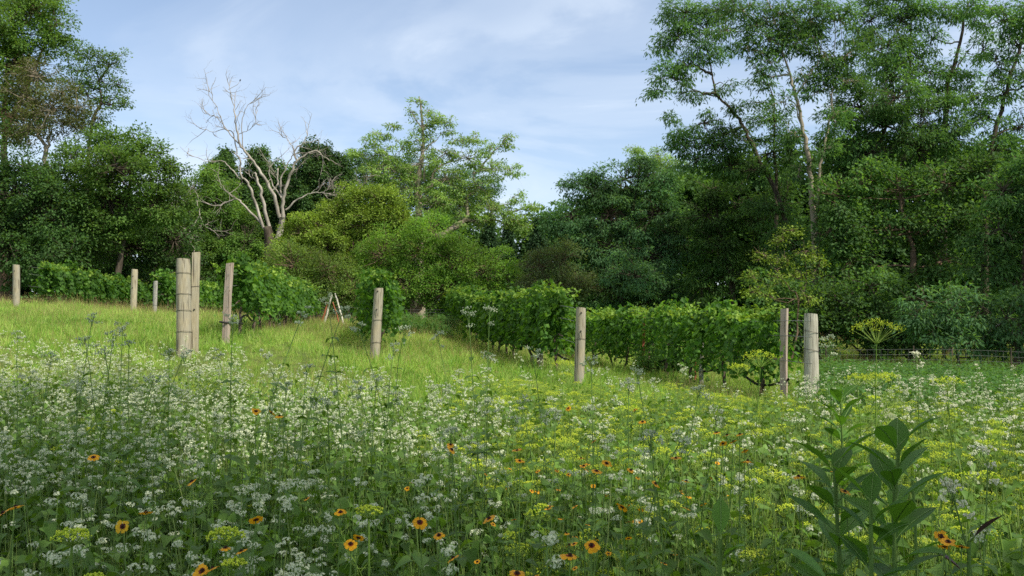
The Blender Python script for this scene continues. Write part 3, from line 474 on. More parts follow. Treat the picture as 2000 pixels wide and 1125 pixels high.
# ------------------------------------------------------------------ dead tree
def dead_tree():
    rng = np.random.default_rng(5); d = 60; bx = px_x(526, d); org = np.array([bx, d, g1(bx, d)])
    root = thing('dead_tree', org, 'bleached leafless dead tree with many upright forking limbs', 'tree'); tr = MB(); lb = MB(); tw = MB()
    dep = lambda i: (rng.uniform(-1.2, 1.2))
    tube(tr, smoothline([org - [0, 0, .3], P(527, 520, d), P(526, 470, d), P(522, 443, d)], 4), np.linspace(.42, .27, 13), 'bark_dark', 10, rng=rng, rough=.08)
    tube(tr, smoothline([P(528, 500, d), P(545, 460, d + .5), P(553, 419, d + .5)], 4), np.linspace(.24, .19, 9), 'dead_wood', 8, rng=rng, rough=.05)
    Lm = [([(527, 446), (512, 390), (505, 355), (497, 337)], .24, .12), ([(515, 446), (497, 390), (484, 357), (471, 344), (469, 314), (458, 298)], .20, .07),
          ([(547, 425), (530, 373), (510, 340), (491, 311), (471, 285), (463, 255), (459, 225), (454, 196), (446, 163)], .24, .02), ([(471, 285), (441, 252), (431, 229), (417, 196), (408, 173)], .08, .015),
          ([(474, 290), (474, 232), (484, 206), (497, 199)], .07, .015), ([(441, 252), (415, 257), (385, 247)], .05, .012), ([(553, 425), (553, 387), (566, 344), (580, 314), (616, 296), (635, 308), (649, 314)], .25, .03),
          ([(580, 314), (576, 294), (596, 275), (598, 255)], .12, .04), ([(575, 294), (563, 275), (550, 265)], .06, .015), ([(550, 387), (530, 354), (527, 327), (543, 309)], .11, .03), ([(532, 372), (542, 360), (543, 329)], .11, .09),
          ([(550, 387), (549, 350), (568, 310), (575, 300)], .10, .05), ([(558, 410), (580, 390), (603, 380), (629, 377), (655, 383)], .13, .03), ([(629, 377), (638, 372), (645, 363)], .05, .02),
          ([(512, 440), (484, 410), (464, 390), (441, 396), (422, 403), (385, 393), (333, 403)], .16, .03), ([(464, 390), (441, 373), (428, 350)], .08, .02), ([(385, 393), (389, 419), (372, 446), (371, 465), (379, 490)], .07, .025),
          ([(389, 419), (400, 440), (412, 449)], .05, .015), ([(385, 393), (366, 396), (355, 400)], .05, .02), ([(470, 350), (445, 324), (431, 314), (408, 317), (370, 302)], .10, .015), ([(463, 300), (456, 262), (441, 252)], .09, .05), ([(680, 385), (700, 368), (712, 358)], .05, .015),
          ([(466, 262), (484, 255), (500, 235), (499, 215)], .05, .012), ([(431, 229), (418, 226), (400, 222)], .04, .012), ([(505, 355), (490, 345), (480, 335)], .06, .03), ([(555, 400), (546, 360), (540, 340)], .1, .04)]
    def walk(p, dv, L, r, lev):
        n = 4; pts = [p]; q = dv.copy()
        for _ in range(n): q = nrm(q + rng.normal(0, .28, 3) + [0, 0, .06]); pts.append(pts[-1] + q * L / n)
        pts = np.array(pts); rr = np.linspace(r, r * .4, n + 1)
        for i in range(n): cones(tw, pts[i], pts[i + 1], rr[i], rr[i + 1], 'dead_twig', 4)
        if lev > 0:
            for i in (1, 2, 3, 4):
                if rng.random() < .8: walk(pts[i], nrm(nrm(pts[i] - pts[i - 1]) + rng.normal(0, .7, 3)), L * rng.uniform(.45, .7), rr[i] * .7, lev - 1)
    for i, (pl, ra, rb) in enumerate(Lm):
        z0 = dep(i) * .4; pts = np.array([P(x, y, d + z0 * j / len(pl)) for j, (x, y) in enumerate(pl)]); ln = smoothline(pts, 5, rng, .035)
        o = MB(); tube(o, ln, np.maximum(np.linspace(ra, rb, len(ln)) * .52, .018), 'dead_wood' if ra > .045 else 'dead_twig', 7, rng=rng, rough=.08); lb.merge(o)
        if rb < .06:
            for j in range(len(ln) // 3, len(ln) - 1, 2):
                if rng.random() < .75: walk(ln[j], nrm(nrm(ln[j + 1] - ln[j]) + rng.normal(0, .6, 3)), rng.uniform(.7, 1.7), .024, 1)
            walk(ln[-1], nrm(ln[-1] - ln[-2]), rng.uniform(.7, 1.4), .024, 2)
    for px_, py_ in ((655, 383), (660, 390), (350, 400), (335, 403), (372, 455)):
        for _ in range(3): walk(P(px_, py_, d), nrm(rng.normal(0, 1, 3)), 1.2, .02, 1)
    part('trunk', tr, root, org); part('limb', lb, root, org); part('twig', tw, root, org)
dead_tree()
# bird on the highest twig of the dead tree
def bird():
    d = 60; c = P(469, 157, d); o = MB(); prof = [(-.16, .008), (-.09, .014), (-.05, .035), (0, .05), (.05, .045), (.075, .03), (.09, .034), (.11, .034), (.13, .022), (.145, .008), (.165, .002)]
    ax = nrm(np.array([.45, -.2, .8])); tube(o, [c + ax * t * .6 for t, _ in prof], [r * .95 for _, r in prof], 'bird_grey', 8)
    cones(o, c - [0, 0, .02], c - [-.01, 0, .14], .006, .006, 'bird_grey'); b_ = link('bird', o.mesh('bird')); tag(b_, 'small dark bird perched on the highest twig of the dead tree', 'bird')
    t = MB(); tube(t, [P(446, 175, d), P(455, 170, d), P(463, 166, d), P(468, 160, d)], [.02, .018, .015, .01], 'dead_twig', 5)
    return t
tw_ = bird(); dt = bpy.data.objects['dead_tree']; part('twig', tw_, dt, tuple(dt.location))

# low far wood that closes the gaps under the crowns
rng = np.random.default_rng(77); o = MB(); S = dict(SP['dark']); S.update(L=.5, rc=.95, n=60, fine=1.)
for px_ in np.arange(-160, 2200, 75):
    d_ = 78 + rng.uniform(-3, 3); top = 430 if px_ < 560 else (470 if px_ < 900 else (500 if px_ < 1100 else 440)); k = d_ / F
    if px_ > 1120: d_ = 60; k = d_ / F; top = 400 if px_ < 1480 else 340
    for yy in [top + rng.uniform(-10, 25), *range(top + 75, 690, 70)]: lobe_leaves(o, None, rng, P(px_ + rng.uniform(-20, 20), yy, d_), np.array([66 * k, 45 * k, 62 * k]), S, 1.7)
tag(link('woods', o.mesh('woods')), 'deep dark wood behind the edge trees', kind='stuff')

# ------------------------------------------------------------------ trellis rows
SL = -.15
ROWDIR = nrm(np.array([SL, 1.0, 0]))
def row(label, x0, d0, d1, seed, zt=1.95, zb=.65, dens=1.0, trunks=True, hose=None, gaps=()):
    rng = np.random.default_rng(seed); X = lambda d: x0 + SL * (d - d0); org = np.array([X(d0), d0, g1(X(d0), d0)]); root = thing('trellised_grapevine', org, label, 'grapevine', None)
    lf = MB(); d = d0 + .35; ph = rng.uniform(0, 6.28, 8)
    while d < d1:
        step = .5; sz = .135 * (1 + (d - 20) / 70); K = int(21 * dens * 1.0 / (sz / .135) ** 1.2)
        if any(a < d < b for a, b in gaps): K = int(K * .15)
        y0 = d + rng.uniform(0, step, K); side = rng.choice([-1., 1.], K); tp = zt - .04 + .20 * np.sin(y0 * 1.7 + ph[0]) + .15 * np.sin(y0 * 4.1 + ph[1]) + .12 * np.sin(y0 * 7.3 + ph[2])
        z0 = tp - rng.uniform(0, .55, K) ** 1.3; bt = zb + .2 * np.sin(y0 * 1.3 + ph[2]) + .18 * np.sin(y0 * 3.7 + ph[3]); ln_ = np.minimum(rng.uniform(.45, 1.45, K), np.maximum(z0 - bt, .25)); out_ = rng.uniform(.10, .62, K); dyy = rng.normal(0, .28, K); xs0 = rng.normal(0, .10, K)
        m_ = 13; u_ = np.clip(np.linspace(0, 1, m_)[None] + rng.normal(0, .03, (K, m_)), 0, 1); lx = xs0[:, None] + side[:, None] * out_[:, None] * u_ ** .55; lz = z0[:, None] + .10 * np.sin(u_ * 3.1) - ln_[:, None] * u_ ** 1.35; t = y0[:, None] + dyy[:, None] * u_
        rs_ = np.clip(rng.beta(2, 2.4, (K, m_)) * .8 + rng.uniform(-.15, .35, K)[:, None], 0, 1)
        lx, lz, t, rs_ = [q.ravel() for q in (lx, lz, t, rs_)]; lx = lx + rng.normal(0, .05, lx.size); t = t + rng.normal(0, .06, t.size); n = lx.size; sd_ = np.repeat(side, m_)
        p = np.c_[X(t) + lx, t, gz(X(t) + lx, t) + lz]; o_ = np.c_[sd_, rng.normal(0, .4, n), np.zeros(n)]
        leaves(lf, p, o_ * .35 + rng.normal(size=(n, 3)) * .45 + [0, 0, -.7], o_ * .8 + [0, 0, .65] + rng.normal(size=(n, 3)) * .42, sz * rng.uniform(.55, 1.25, n), .52, .13, 'grape_leaf', rs_)
        # inner leaves in shade and the top of the canopy
        n = int(130 * dens); t = d + rng.uniform(0, step, n); lx = rng.normal(0, .17, n); tq = zt - .12 + .16 * np.sin(t * 1.7 + ph[0]) + .10 * np.sin(t * 4.1 + ph[1]); lz = zb + .15 + (tq - zb - .1) * rng.uniform(0, 1, n) ** .8
        leaves(lf, np.c_[X(t) + lx, t, gz(X(t) + lx, t) + lz], rng.normal(size=(n, 3)) + [0, 0, -.4], rng.normal(size=(n, 3)) * .6 + [0, 0, .7], sz * rng.uniform(.6, 1.1, n), .5, .12, 'grape_leaf', rng.uniform(0, .8, n))
        # new shoots reaching up and out
        for _ in range(rng.poisson(5)):
            t0 = d + rng.uniform(0, step); sx = rng.normal(0, .22); x_ = X(t0) + sx; z_ = g1(x_, t0) + zt - .2; L = rng.uniform(.15, .5); q = nrm(np.array([rng.normal(0, .45) + sx, rng.normal(0, .5), 1.0])); m_ = max(5, int(L / (sz * .22)))
            s_ = np.linspace(0, 1, m_)[:, None]; pp = np.array([x_, t0, z_]) + q * L * s_ + np.array([q[0], q[1], -.35]) * L * s_ ** 2 * .6; cones(lf, pp[:-1], pp[1:], .004, .004, 'grape_shoot')
            leaves(lf, pp, rng.normal(size=(m_, 3)) + [0, 0, -.2], rng.normal(size=(m_, 3)) * .5 + [0, 0, 1], sz * np.linspace(1, .5, m_), .48, .12, 'grape_shoot', rng.uniform(0, 1, m_))
        d += step
    part('foliage', lf, root, org)
    if trunks:
        for dd in np.arange(d0 + 1.1, d1, 2.0):
            x_ = X(dd) + rng.normal(0, .05); z_ = g1(x_, dd); tb = MB(); q = rng.normal(0, .05, (4, 3)); q[:, 2] = 0
            ln = smoothline(np.array([[x_, dd, z_ - .1], [x_, dd, z_ + .35], [x_, dd, z_ + .7], [x_, dd, z_ + .95]]) + q, 3, rng, .012); tube(tb, ln, np.linspace(.05, .03, len(ln)), 'vine_bark', 6, rng=rng, rough=.15)
            for s_ in (-1, 1): tube(tb, smoothline([ln[-1], ln[-1] + [SL * .4 * s_, .4 * s_, .05], ln[-1] + [SL * .9 * s_, .9 * s_, rng.uniform(-.05, .05)]], 3, rng, .01), np.linspace(.028, .014, 7), 'vine_bark', 5)
            part('vine_trunk', tb, root, org)
    wr = MB()
    for hz in (.95, 1.45, 1.75):
        ys = np.arange(d0, d1 + .1, 2.0); tube(wr, [[X(y), y, g1(X(y), y) + hz] for y in np.r_[d0 - 1.2, ys]], .006, 'wire_steel', 4)
    part('trellis_wire', wr, root, org)
    if hose:
        hs = MB(); ys = np.arange(d0, hose, .8); tube(hs, smoothline([[X(y) + .12, y, g1(X(y), y) + .52 + .10 * math.sin(y * 1.7 + ph[0]) + rng.normal(0, .03)] for y in ys], 2), .028, 'hose_black', 6); part('irrigation_hose', hs, root, org)
    return root
row('row of grapevines behind the leftmost post, lowest against the dark wood', px_x(60, 37), 37.6, 62, 11, 1.95, .5, .9)
row('row of grapevines starting at the small grey post behind the second post from the left', -15.7, 39.5, 60, 12, 1.95, .55, .9)
row('tall sunlit row of grapevines behind the pinkish leaning post', -7.15, 22.8, 46, 13, 1.95, .72, 1.0, hose=36)
row('narrow row of grapevines seen end-on behind the split-topped central post', -3.3, 22.2, 44, 14, 2.15, .45, .85)
row('long shaded row of grapevines left of the post with two bolts', 1.25, 21.6, 58, 15, 2.2, .45, 1.1, hose=34)
row('loose row of grapevines ending at the square sawn post on the right', 5.45, 17.9, 44, 16, 2.0, .35, .85, hose=34, gaps=((24.6, 27.6), (31, 34)))

# ------------------------------------------------------------------ posts
def round_post(label, px, pyt, pyb, d, wtop, wbot, mat, lean_px=0, wires=(), bolts=(), group=None, name='trellis_post', extra=.5, seed=1):
    rng = np.random.default_rng(seed); t_ = P(px + lean_px, pyt, d); b_ = P(px, pyb, d); ax = nrm(t_ - b_); gz_ = g1(b_[0], d); b_[2] = gz_; b0 = b_ - ax * extra; H = np.linalg.norm(t_ - b_)
    root = thing(name, b_, label, 'post', group); o = MB(); n = 22; k = 20; V = []; ph = rng.uniform(0, 6.28, 4); u = nrm(np.cross(ax, [0, 1, 0])); v = np.cross(ax, u)
    for i in range(n):
        f = i / (n - 1); c = b0 + (t_ - b0) * f; r = (wbot + (wtop - wbot) * f) / 2 * d / F
        if i == n - 1: r *= .93
        for j in range(k):
            q_ = 2 * math.pi * j / k; rr = r * (1 + .035 * math.sin(2 * q_ + ph[0]) + .025 * math.sin(3 * q_ + ph[1] + 2 * f) + .012 * math.sin(9 * f + q_ + ph[2]) + rng.uniform(-.008, .008)); V.append(c + rr * (u * math.cos(q_) + v * math.sin(q_)) + (ax * (.012 * math.sin(q_ + ph[3])) if i >= n - 2 else 0))
    Fc = [[i * k + j, i * k + (j + 1) % k, (i + 1) * k + (j + 1) % k, (i + 1) * k + j] for i in range(n - 1) for j in range(k)]; o.add(V, Fc, mat, smooth=True)
    tc_ = np.array(V[-k:]).mean(0); o.add(np.vstack([V[-k:], tc_]), [[j, (j + 1) % k, k] for j in range(k)], mat)
    part('post_shaft', o, root, b_); rad = lambda h: (wbot + (wtop - wbot) * (h / H)) / 2 * d / F
    for h in wires:
        q_ = MB(); c = b_ + ax * h; r = rad(h) * 1.05 + .004; th = np.linspace(0, 2 * math.pi, 22); tube(q_, [c + r * (u * math.cos(a) + v * math.sin(a)) + ax * .03 * math.sin(a + ph[0]) for a in th], .0045, 'bolt_steel', 5, cap=False); part('wire_loop', q_, root, b_)
    for h, kind in bolts:
        q_ = MB(); c = b_ + ax * h + np.array([0, -rad(h) * 1.0, 0]); tube(q_, [c + [0, .01, 0], c + [0, -.02, 0]], [.02, .02], 'bolt_steel', 6); tube(q_, [c + [0, -.02, 0], c + [0, -.04, 0]], [.010, .010], 'bolt_steel', 6)
        if kind: cones(q_, c + [0, -.03, 0], c + [.02, -.03, -kind], .008, .006, 'bolt_steel', 5)
        part('bolt', q_, root, b_)
    return root
def sawn_post(label, px, pyt, pyb, d, wpx, dep, mat, rot=0, lean_px=0, bolts=(), group=None, wires=(), name='trellis_post'):
    rng = np.random.default_rng(int(px)); t_ = P(px + lean_px, pyt, d); b_ = P(px, pyb, d); b_[2] = g1(b_[0], d); ax = nrm(t_ - b_); H = np.linalg.norm(t_ - b_); root = thing(name, b_, label, 'post', group)
    w_ = wpx * d / F / 2; dp = dep / 2; o = MB(); c_, s_ = math.cos(rot), math.sin(rot); ch = .008; ring = [(-w_ + ch, -dp), (w_ - ch, -dp), (w_, -dp + ch), (w_, dp - ch), (w_ - ch, dp), (-w_ + ch, dp), (-w_, dp - ch), (-w_, -dp + ch)]; V = []; n = 12
    for i in range(n):
        f = i / (n - 1); c = b_ - ax * .5 + (t_ - b_ + ax * .5) * f + np.array([.006 * math.sin(f * 7), 0, 0])
        for x, y in ring: V.append(c + [x * c_ - y * s_, x * s_ + y * c_, 0] + rng.normal(0, .0012, 3) + (ax * x * .12 if i == n - 1 else 0))
    Fc = [[i * 8 + j, i * 8 + (j + 1) % 8, (i + 1) * 8 + (j + 1) % 8, (i + 1) * 8 + j] for i in range(n - 1) for j in range(8)]; o.add(V, Fc, mat); o.add(V[-8:], [list(range(8))], mat); part('post_shaft', o, root, b_)
    for h in bolts:
        q_ = MB(); c = b_ + ax * h + np.array([dp * s_, -dp * c_, 0]); tube(q_, [c + [0, .01, 0], c + [0, -.022, 0]], [.02, .02], 'bolt_steel', 6); part('bolt', q_, root, b_)
    for h in wires:
        q_ = MB(); c = b_ + ax * h; e = .006; rg = [(-w_ - e, -dp - e), (w_ + e, -dp - e), (w_ + e, dp + e), (-w_ - e, dp + e), (-w_ - e, -dp - e)]; tube(q_, [c + [x * c_ - y * s_, x * s_ + y * c_, .02 * math.sin(i)] for i, (x, y) in enumerate(rg)], .0045, 'bolt_steel', 5); part('wire_loop', q_, root, b_)
    return root
round_post('thick cracked round post wrapped in wire beside a taller thin post', 359, 506, 700, 19, 26, 29, 'post_round', -1, (1.0, 1.35, 1.8, .55), seed=4, name='corner_post')
sawn_post('tall thin yellowish post standing against the thick cracked round post', 379, 493, 690, 19.6, 14.5, .13, 'post_sawn', R(10), 4, bolts=(1.0,), wires=(1.5,))
pp_ = sawn_post('pinkish sawn post leaning right in front of the sunlit vine row', 440, 514, 672, 22, 12.5, .12, 'post_pink', R(-12), 9)
q_ = MB(); b_ = np.array(pp_.location); tube(q_, smoothline([b_ + [-.12, -.09, .57], b_ + [.02, -.1, .55], b_ + [.2, .1, .55], b_ + [.18, .8, .52]], 3), .026, 'hose_black', 6); part('irrigation_hose', q_, pp_, b_)
round_post('pale square-topped post second from the left with two steel plates', 260, 526, 615, 36, 12, 13, 'post_sawn', 3, (), ((1.62, 0), (1.15, 0)), seed=6)
round_post('leftmost post standing alone before the dark wood', 32, 517, 605, 36, 13, 13.5, 'post_round', 0, (), ((1.55, 0),), seed=7)
round_post('small grey flaking post with a black band behind the second post', 302, 549, 618, 39.2, 8, 8, 'post_grey', 2, (.5,), (), seed=8)
round_post('weathered central post with a chipped hole near its top', 731, 563, 713, 21, 18, 21, 'post_round', 9, (.98, .45), ((1.68, 0), (1.25, .16)), seed=9)
round_post('weathered post with two bolts and a long crack in front of the shaded vine row', 1131, 601, 758, 20, 19.5, 20, 'post_round', 4, (1.05,), ((1.66, 0), (1.25, .16)), seed=10)
sawn_post('square sawn board post with one shaded side left of the pale round post', 1530, 603, 785, 18, 13, .09, 'post_pink', R(-38), 2, name='trellis_post')
round_post('thick pale round post bound with wire at the right end of the trellis', 1585, 613, 812, 17.2, 25, 29, 'post_pale', -1, (1.2, 1.55), (), seed=12, name='corner_post')
sawn_post('short post top poking out of the shaded vine row', 1056, 567, 690, 25.5, 9.5, .09, 'post_sawn', 0, 0)
sawn_post('thin rusty brown stake inside the loose vine row left of its gap', 1256, 620, 722, 27, 5, .05, 'rust_red', 0, 2, name='stake')
sawn_post('thin rusty brown stake under the loose vine row beside a grey post', 1357, 630, 742, 23, 4, .04, 'rust_red', 0, 3, name='stake')
sawn_post('dark grey post under the loose vine row', 1369, 640, 748, 22.6, 8, .09, 'post_grey', 0, 1)
sawn_post('slim pale stake at the far end of the sunlit vine row', 598, 582, 640, 44, 4.5, .09, 'post_grey', 0, 0, name='stake')
sawn_post('slim grey post half hidden in the sunlit vine row', 545, 548, 632, 33, 5, .08, 'post_grey', 0, 2)
# leaning poles at the back of the central aisle
for (x0, y0, x1, y1, dd, r, mat, lab, nm) in [(630, 642, 648, 575, 46.5, .065, 'birch_bark', 'white-barked pole leaning right beside a rusty board at the back of the grass aisle', 'leaning_pole'), (673, 643, 654, 573, 46.2, .06, 'birch_bark', 'white-barked pole leaning left, crossing the top of its twin', 'leaning_pole'),
                                             (624, 641, 640, 590, 47.2, .06, 'rust_red', 'rusty red board leaning behind the white-barked pole', 'leaning_board'), (664, 625, 650, 590, 47.5, .045, 'rust_red', 'short reddish pole tied low on the left-leaning white pole', 'leaning_pole')]:
    rng = np.random.default_rng(int(x0)); a = P(x0, y0, dd); b = P(x1, y1, dd); a[2] = g1(a[0], dd) - .1; o = MB(); tube(o, smoothline([a, (a + b) / 2 + [.03, 0, 0], b], 6, rng, .006), np.linspace(r, r * .6, 13), mat, 8, rng=rng, rough=.08)
    tag(link(nm, o.mesh(nm)), lab, 'pole')
# wire fences
def fence(label, xs, d, h, step, name='wire_fence', posts=()):
    org = np.array([px_x(xs[0], d[0]), d[0], 0.]); org[2] = g1(org[0], org[1]); root = thing(name, org, label, 'fence'); o = MB(); A = np.array([px_x(xs[0], d[0]), d[0]]); B = np.array([px_x(xs[1], d[1]), d[1]]); Ln = np.linalg.norm(B - A); n = int(Ln / step)
    pt = lambda f, z: np.array([*(A + (B - A) * f), g1(*(A + (B - A) * f)) + z]); zs = np.linspace(.05, h, 7)
    for z in zs: tube(o, [pt(f, z) for f in np.linspace(0, 1, 14)], .0035, 'wire_steel', 4)
    f = np.linspace(0, 1, n); lo = np.array([pt(a, .05) for a in f]); hi = np.array([pt(a, h) for a in f]); cones(o, lo, hi, .0025, .0025, 'wire_steel', 3); part('wire_mesh', o, root, org)
    for a in posts: q_ = MB(); cones(q_, pt(a, -.3), pt(a, h + .12), .022, .02, 'bark_dark', 6); part('fence_post', q_, root, org)
fence('low woven wire fence at the back of the grass aisle behind the central post', (560, 905), (50, 50), 1.0, .18, posts=(.02, .35, .7, .93))
fence('woven wire fence along the dark wood on the right', (1590, 2080), (30, 27), 1.05, .2, posts=(.05, .42, .8))

# ------------------------------------------------------------------ herb builders (local coordinates, z up from the ground)
HEART = [(0, .26), (.10, .42), (.3, .40), (.62, .22), (1, .004)]
LANCE = [(0, .03), (.15, .10), (.4, .155), (.7, .10), (1, .004)]
BROAD = [(0, .02), (.08, .05), (.22, .125), (.38, .175), (.55, .18), (.72, .135), (.87, .065), (1, .003)]
STAR = None
def rot_to(n):
    n = nrm(n); h = np.where(np.abs(n[:, 2:3]) > .9, [[1., 0, 0]], [[0, 0, 1.]]); u = nrm(np.cross(n, h)); return u, np.cross(n, u), n
def florets(mb, c, n, r, mat, rng, petals=5):
    """open cup flowers: star fan with a sunk centre"""
    k = len(c); u, v, n = rot_to(n); r = np.broadcast_to(r, (k,))[:, None]; m = petals * 2; th0 = rng.uniform(0, 6.28, k)[:, None]; V = [c - n * r * .25]
    for j in range(m):
        th = th0 + 2 * math.pi * j / m; rr = r * (1 if j % 2 == 0 else .62); V.append(c + rr * (u * np.cos(th) + v * np.sin(th)) + n * r * (.22 if j % 2 == 0 else .0))
    V = np.stack(V, 1); b = np.arange(k)[:, None] * (m + 1); Fc = np.concatenate([b + [0, 1 + j, 1 + (j + 1) % m] for j in range(m)]); mb.add(V, Fc, mat, np.tile(rng.uniform(0, 1, k), m))
def blobs(mb, c, r, mat, rng):
    """tiny faceted buds (octahedra)"""
    k = len(c); r = np.broadcast_to(r, (k,))[:, None]; D = np.array([[1, 0, 0], [0, 1, 0], [-1, 0, 0], [0, -1, 0], [0, 0, 1], [0, 0, -1.]]); V = c[:, None] + D[None] * r[:, None] * rng.uniform(.8, 1.2, (k, 6, 1))
    b = np.arange(k)[:, None] * 6; Fc = np.concatenate([b + f for f in ([0, 1, 4], [1, 2, 4], [2, 3, 4], [3, 0, 4], [1, 0, 5], [2, 1, 5], [3, 2, 5], [0, 3, 5])]); mb.add(V, Fc, mat, np.tile(rng.uniform(0, 1, k), 8))
def bent(rng, h, lean=.06, n=6):
    a = rng.uniform(0, 6.28); l = rng.uniform(0, lean) * h; t = np.linspace(0, 1, n); return np.c_[math.cos(a) * l * t ** 2 + rng.normal(0, .004, n) * t, math.sin(a) * l * t ** 2 + rng.normal(0, .004, n) * t, h * t]
def at_(ln, f): i = f * (len(ln) - 1); j = min(int(i), len(ln) - 2); return ln[j] + (ln[j + 1] - ln[j]) * (i - j)
def buckwheat(rng, h=.9, lod=0, heads=None):
    st, lf, fl = MB(), MB(), MB(); ln = bent(rng, h, .14); tube(st, ln, np.linspace(.0032, .0018, len(ln)), 'herb_stem', 4 if lod else 5, rnd=rng.uniform(), cap=False)
    nl = 4 if lod else rng.integers(6, 9); hp = []
    for i in range(nl):
        f = rng.uniform(.25, .93); p = at_(ln, f); th = rng.uniform(0, 6.28); dv = np.array([math.cos(th), math.sin(th), .35]); L = rng.uniform(.035, .075) * (1.25 - .5 * f); pe = rng.uniform(.01, .045); e = p + nrm(dv) * pe; cones(st, p, e, .0011, .0009, 'herb_stem'); d2 = np.array([dv[0], dv[1], rng.uniform(-.3, .2)])
        blades(lf, e, d2, np.array([0, 0, 1.]) + rng.normal(0, .35, 3), L * 1.2, HEART, 'herb_leaf', rng.uniform(), fold=.3, droop=rng.uniform(.1, .7))
    nb = heads or rng.integers(2, 5)
    for i in range(nb):
        f = rng.uniform(.78, 1) if i else 1.; p = at_(ln, f); th = rng.uniform(0, 6.28); L = rng.uniform(.02, .12) if i else .02; e = p + nrm(np.array([math.cos(th) * .7, math.sin(th) * .7, 1.])) * L; cones(st, p, e, .0013, .0009, 'herb_stem')
        for _ in range(rng.integers(2, 5)):
            cc = e + np.array([rng.normal(0, .013), rng.normal(0, .013), rng.uniform(-.004, .012)]); cones(st, e - [0, 0, .01], cc, .0008, .0007, 'herb_stem'); k = 6 if lod else int(rng.integers(4, 15)); g = nrm(rng.normal(size=(k, 3)) + [0, 0, .6]); R_ = .004 + .0007 * k
            if lod: florets(fl, cc + g * R_, g, .0062, 'floret_white', rng, 3)
            else: florets(fl, cc + g * R_ * [1.15, 1.15, .8], g, rng.uniform(.0042, .0060, k), 'floret_white', rng, 5)
    return {'stem': st, 'leaf_cluster': lf, 'flower_cluster': fl}
def boneset(rng, h, spread=.075, lod=0, cream=False, pairs=None):
    """tall herb with opposite leaves and a flat-topped head of many fuzzy buttons"""
    st, lf, fl = MB(), MB(), MB(); ln = bent(rng, h, .22, 9); tube(st, ln, np.linspace(.0040, .0020, len(ln)), 'herb_stem', 6, rnd=.45, cap=False)
    k = pairs or max(3, int(h / .16))
    for i in range(k):
        f = .30 + .62 * i / k; p = at_(ln, f); th = i * 1.57 + rng.normal(0, .3); L = rng.uniform(.05, .085) * (1.25 - f * .75)
        for s_ in (0, math.pi): blades(lf, p, np.array([math.cos(th + s_), math.sin(th + s_), rng.uniform(.0, .5)]), np.array([0, 0, 1.]) + rng.normal(0, .2, 3), L * 1.4, [(t_, w_ * 1.9) for t_, w_ in LANCE], 'herb_leaf', rng.uniform(0, .6), fold=.3, droop=rng.uniform(.3, 1.0))
    top = ln[-1]; m = rng.integers(4, 7); mat = 'cream_white' if cream else 'fuzz_white'
    for i in range(m):
        th = i * 2.4 + rng.normal(0, .3); rr = spread * .72 * math.sqrt((i + .5) / m); e = top + np.array([math.cos(th) * rr, math.sin(th) * rr, rng.uniform(-.02, .035)]); p = top - [0, 0, rng.uniform(.02, .06)]; cones(st, p, e, .0016, .001, 'herb_stem')
        if i % 3 == 2: e = e - [0, 0, rng.uniform(.02, .07)] + np.array([math.cos(th), math.sin(th), 0]) * .02
        q = 9 if lod else 14; g = rng.normal(size=(q, 3)) * [.010, .010, .005]; c = e + g; blobs(fl, c, rng.uniform(.0028, .0046, q), mat, rng); florets(fl, c + [0, 0, .003], rng.normal(size=(q, 3)) * .5 + [0, 0, 1], rng.uniform(.0036, .0062, q), mat, rng, 5)
    return {'stem': st, 'leaf_cluster': lf, 'flower_head': fl}
def dill(rng, h, R0=.07, lod=0, rays=None, green=False):
    st, lf, fl = MB(), MB(), MB(); ln = bent(rng, h, .08, 8); tube(st, ln, np.linspace(.0050, .0028, len(ln)), 'feather_leaf', 5, rnd=.3, cap=False); um = [(ln[-1], R0, np.array([0, 0, 1.]))]
    for i in range(0 if rays else rng.integers(1, 3)): p = at_(ln, rng.uniform(.6, .85)); th = rng.uniform(0, 6.28); e = p + np.array([math.cos(th) * .5, math.sin(th) * .5, 1]) * rng.uniform(.10, .2); cones(st, p, e, .002, .0014, 'feather_leaf'); um.append((e, R0 * .6, nrm(np.array([math.cos(th) * .3, math.sin(th) * .3, 1]))))
    for c, rr, ax_ in um:
        n = rays or (16 if lod else 24); i = np.arange(n) + .5; ph = i * 2.39996; el = np.sqrt(i / n); dv = np.c_[np.cos(ph) * el, np.sin(ph) * el, .75 - .35 * el ** 2] + ax_ * .1; e = c + dv * rr * rng.uniform(.88, 1.08, (n, 1)); cones(st, np.tile(c, (n, 1)), e, .0011, .0008, 'feather_leaf', rnd=.8)
        m = 5 if lod else 8; g = nrm(rng.normal(size=(n, m, 3)) + [0, 0, .8]) * rr * .16 * rng.uniform(.5, 1.1, (n, m, 1)); E = e[:, None] + g; cones(st, np.repeat(e, m, 0), E.reshape(-1, 3), .0006, .0005, 'umbel_yellow', rnd=.3); blobs(fl, E.reshape(-1, 3), .0030 if lod else .0024, 'feather_leaf' if green else 'umbel_yellow', rng)
    for i in range(5 if lod else 9):
        f = rng.uniform(.12, .85); p = at_(ln, f); th = rng.uniform(0, 6.28); dv = nrm(np.array([math.cos(th), math.sin(th), .9])); L = rng.uniform(.10, .2); e = p + dv * L; cones(st, p, e, .0014, .0008, 'feather_leaf')
        m = 14 if lod else 30; t_ = rng.uniform(.25, 1, (m, 1)); q = p + dv * L * t_; a = nrm(rng.normal(size=(m, 3)) + dv * .8) * rng.uniform(.02, .06, (m, 1)); cones(lf, q, q + a, .0011, .0005, 'feather_leaf', 3, rng.uniform(0, 1)); q2 = q + a * .5; a2 = nrm(rng.normal(size=(m, 3)) + nrm(a)) * .025; cones(lf, q2, q2 + a2, .0009, .0005, 'feather_leaf', 3, rng.uniform(0, 1))
    return {'stem': st, 'leaf_cluster': lf, 'umbel': fl}
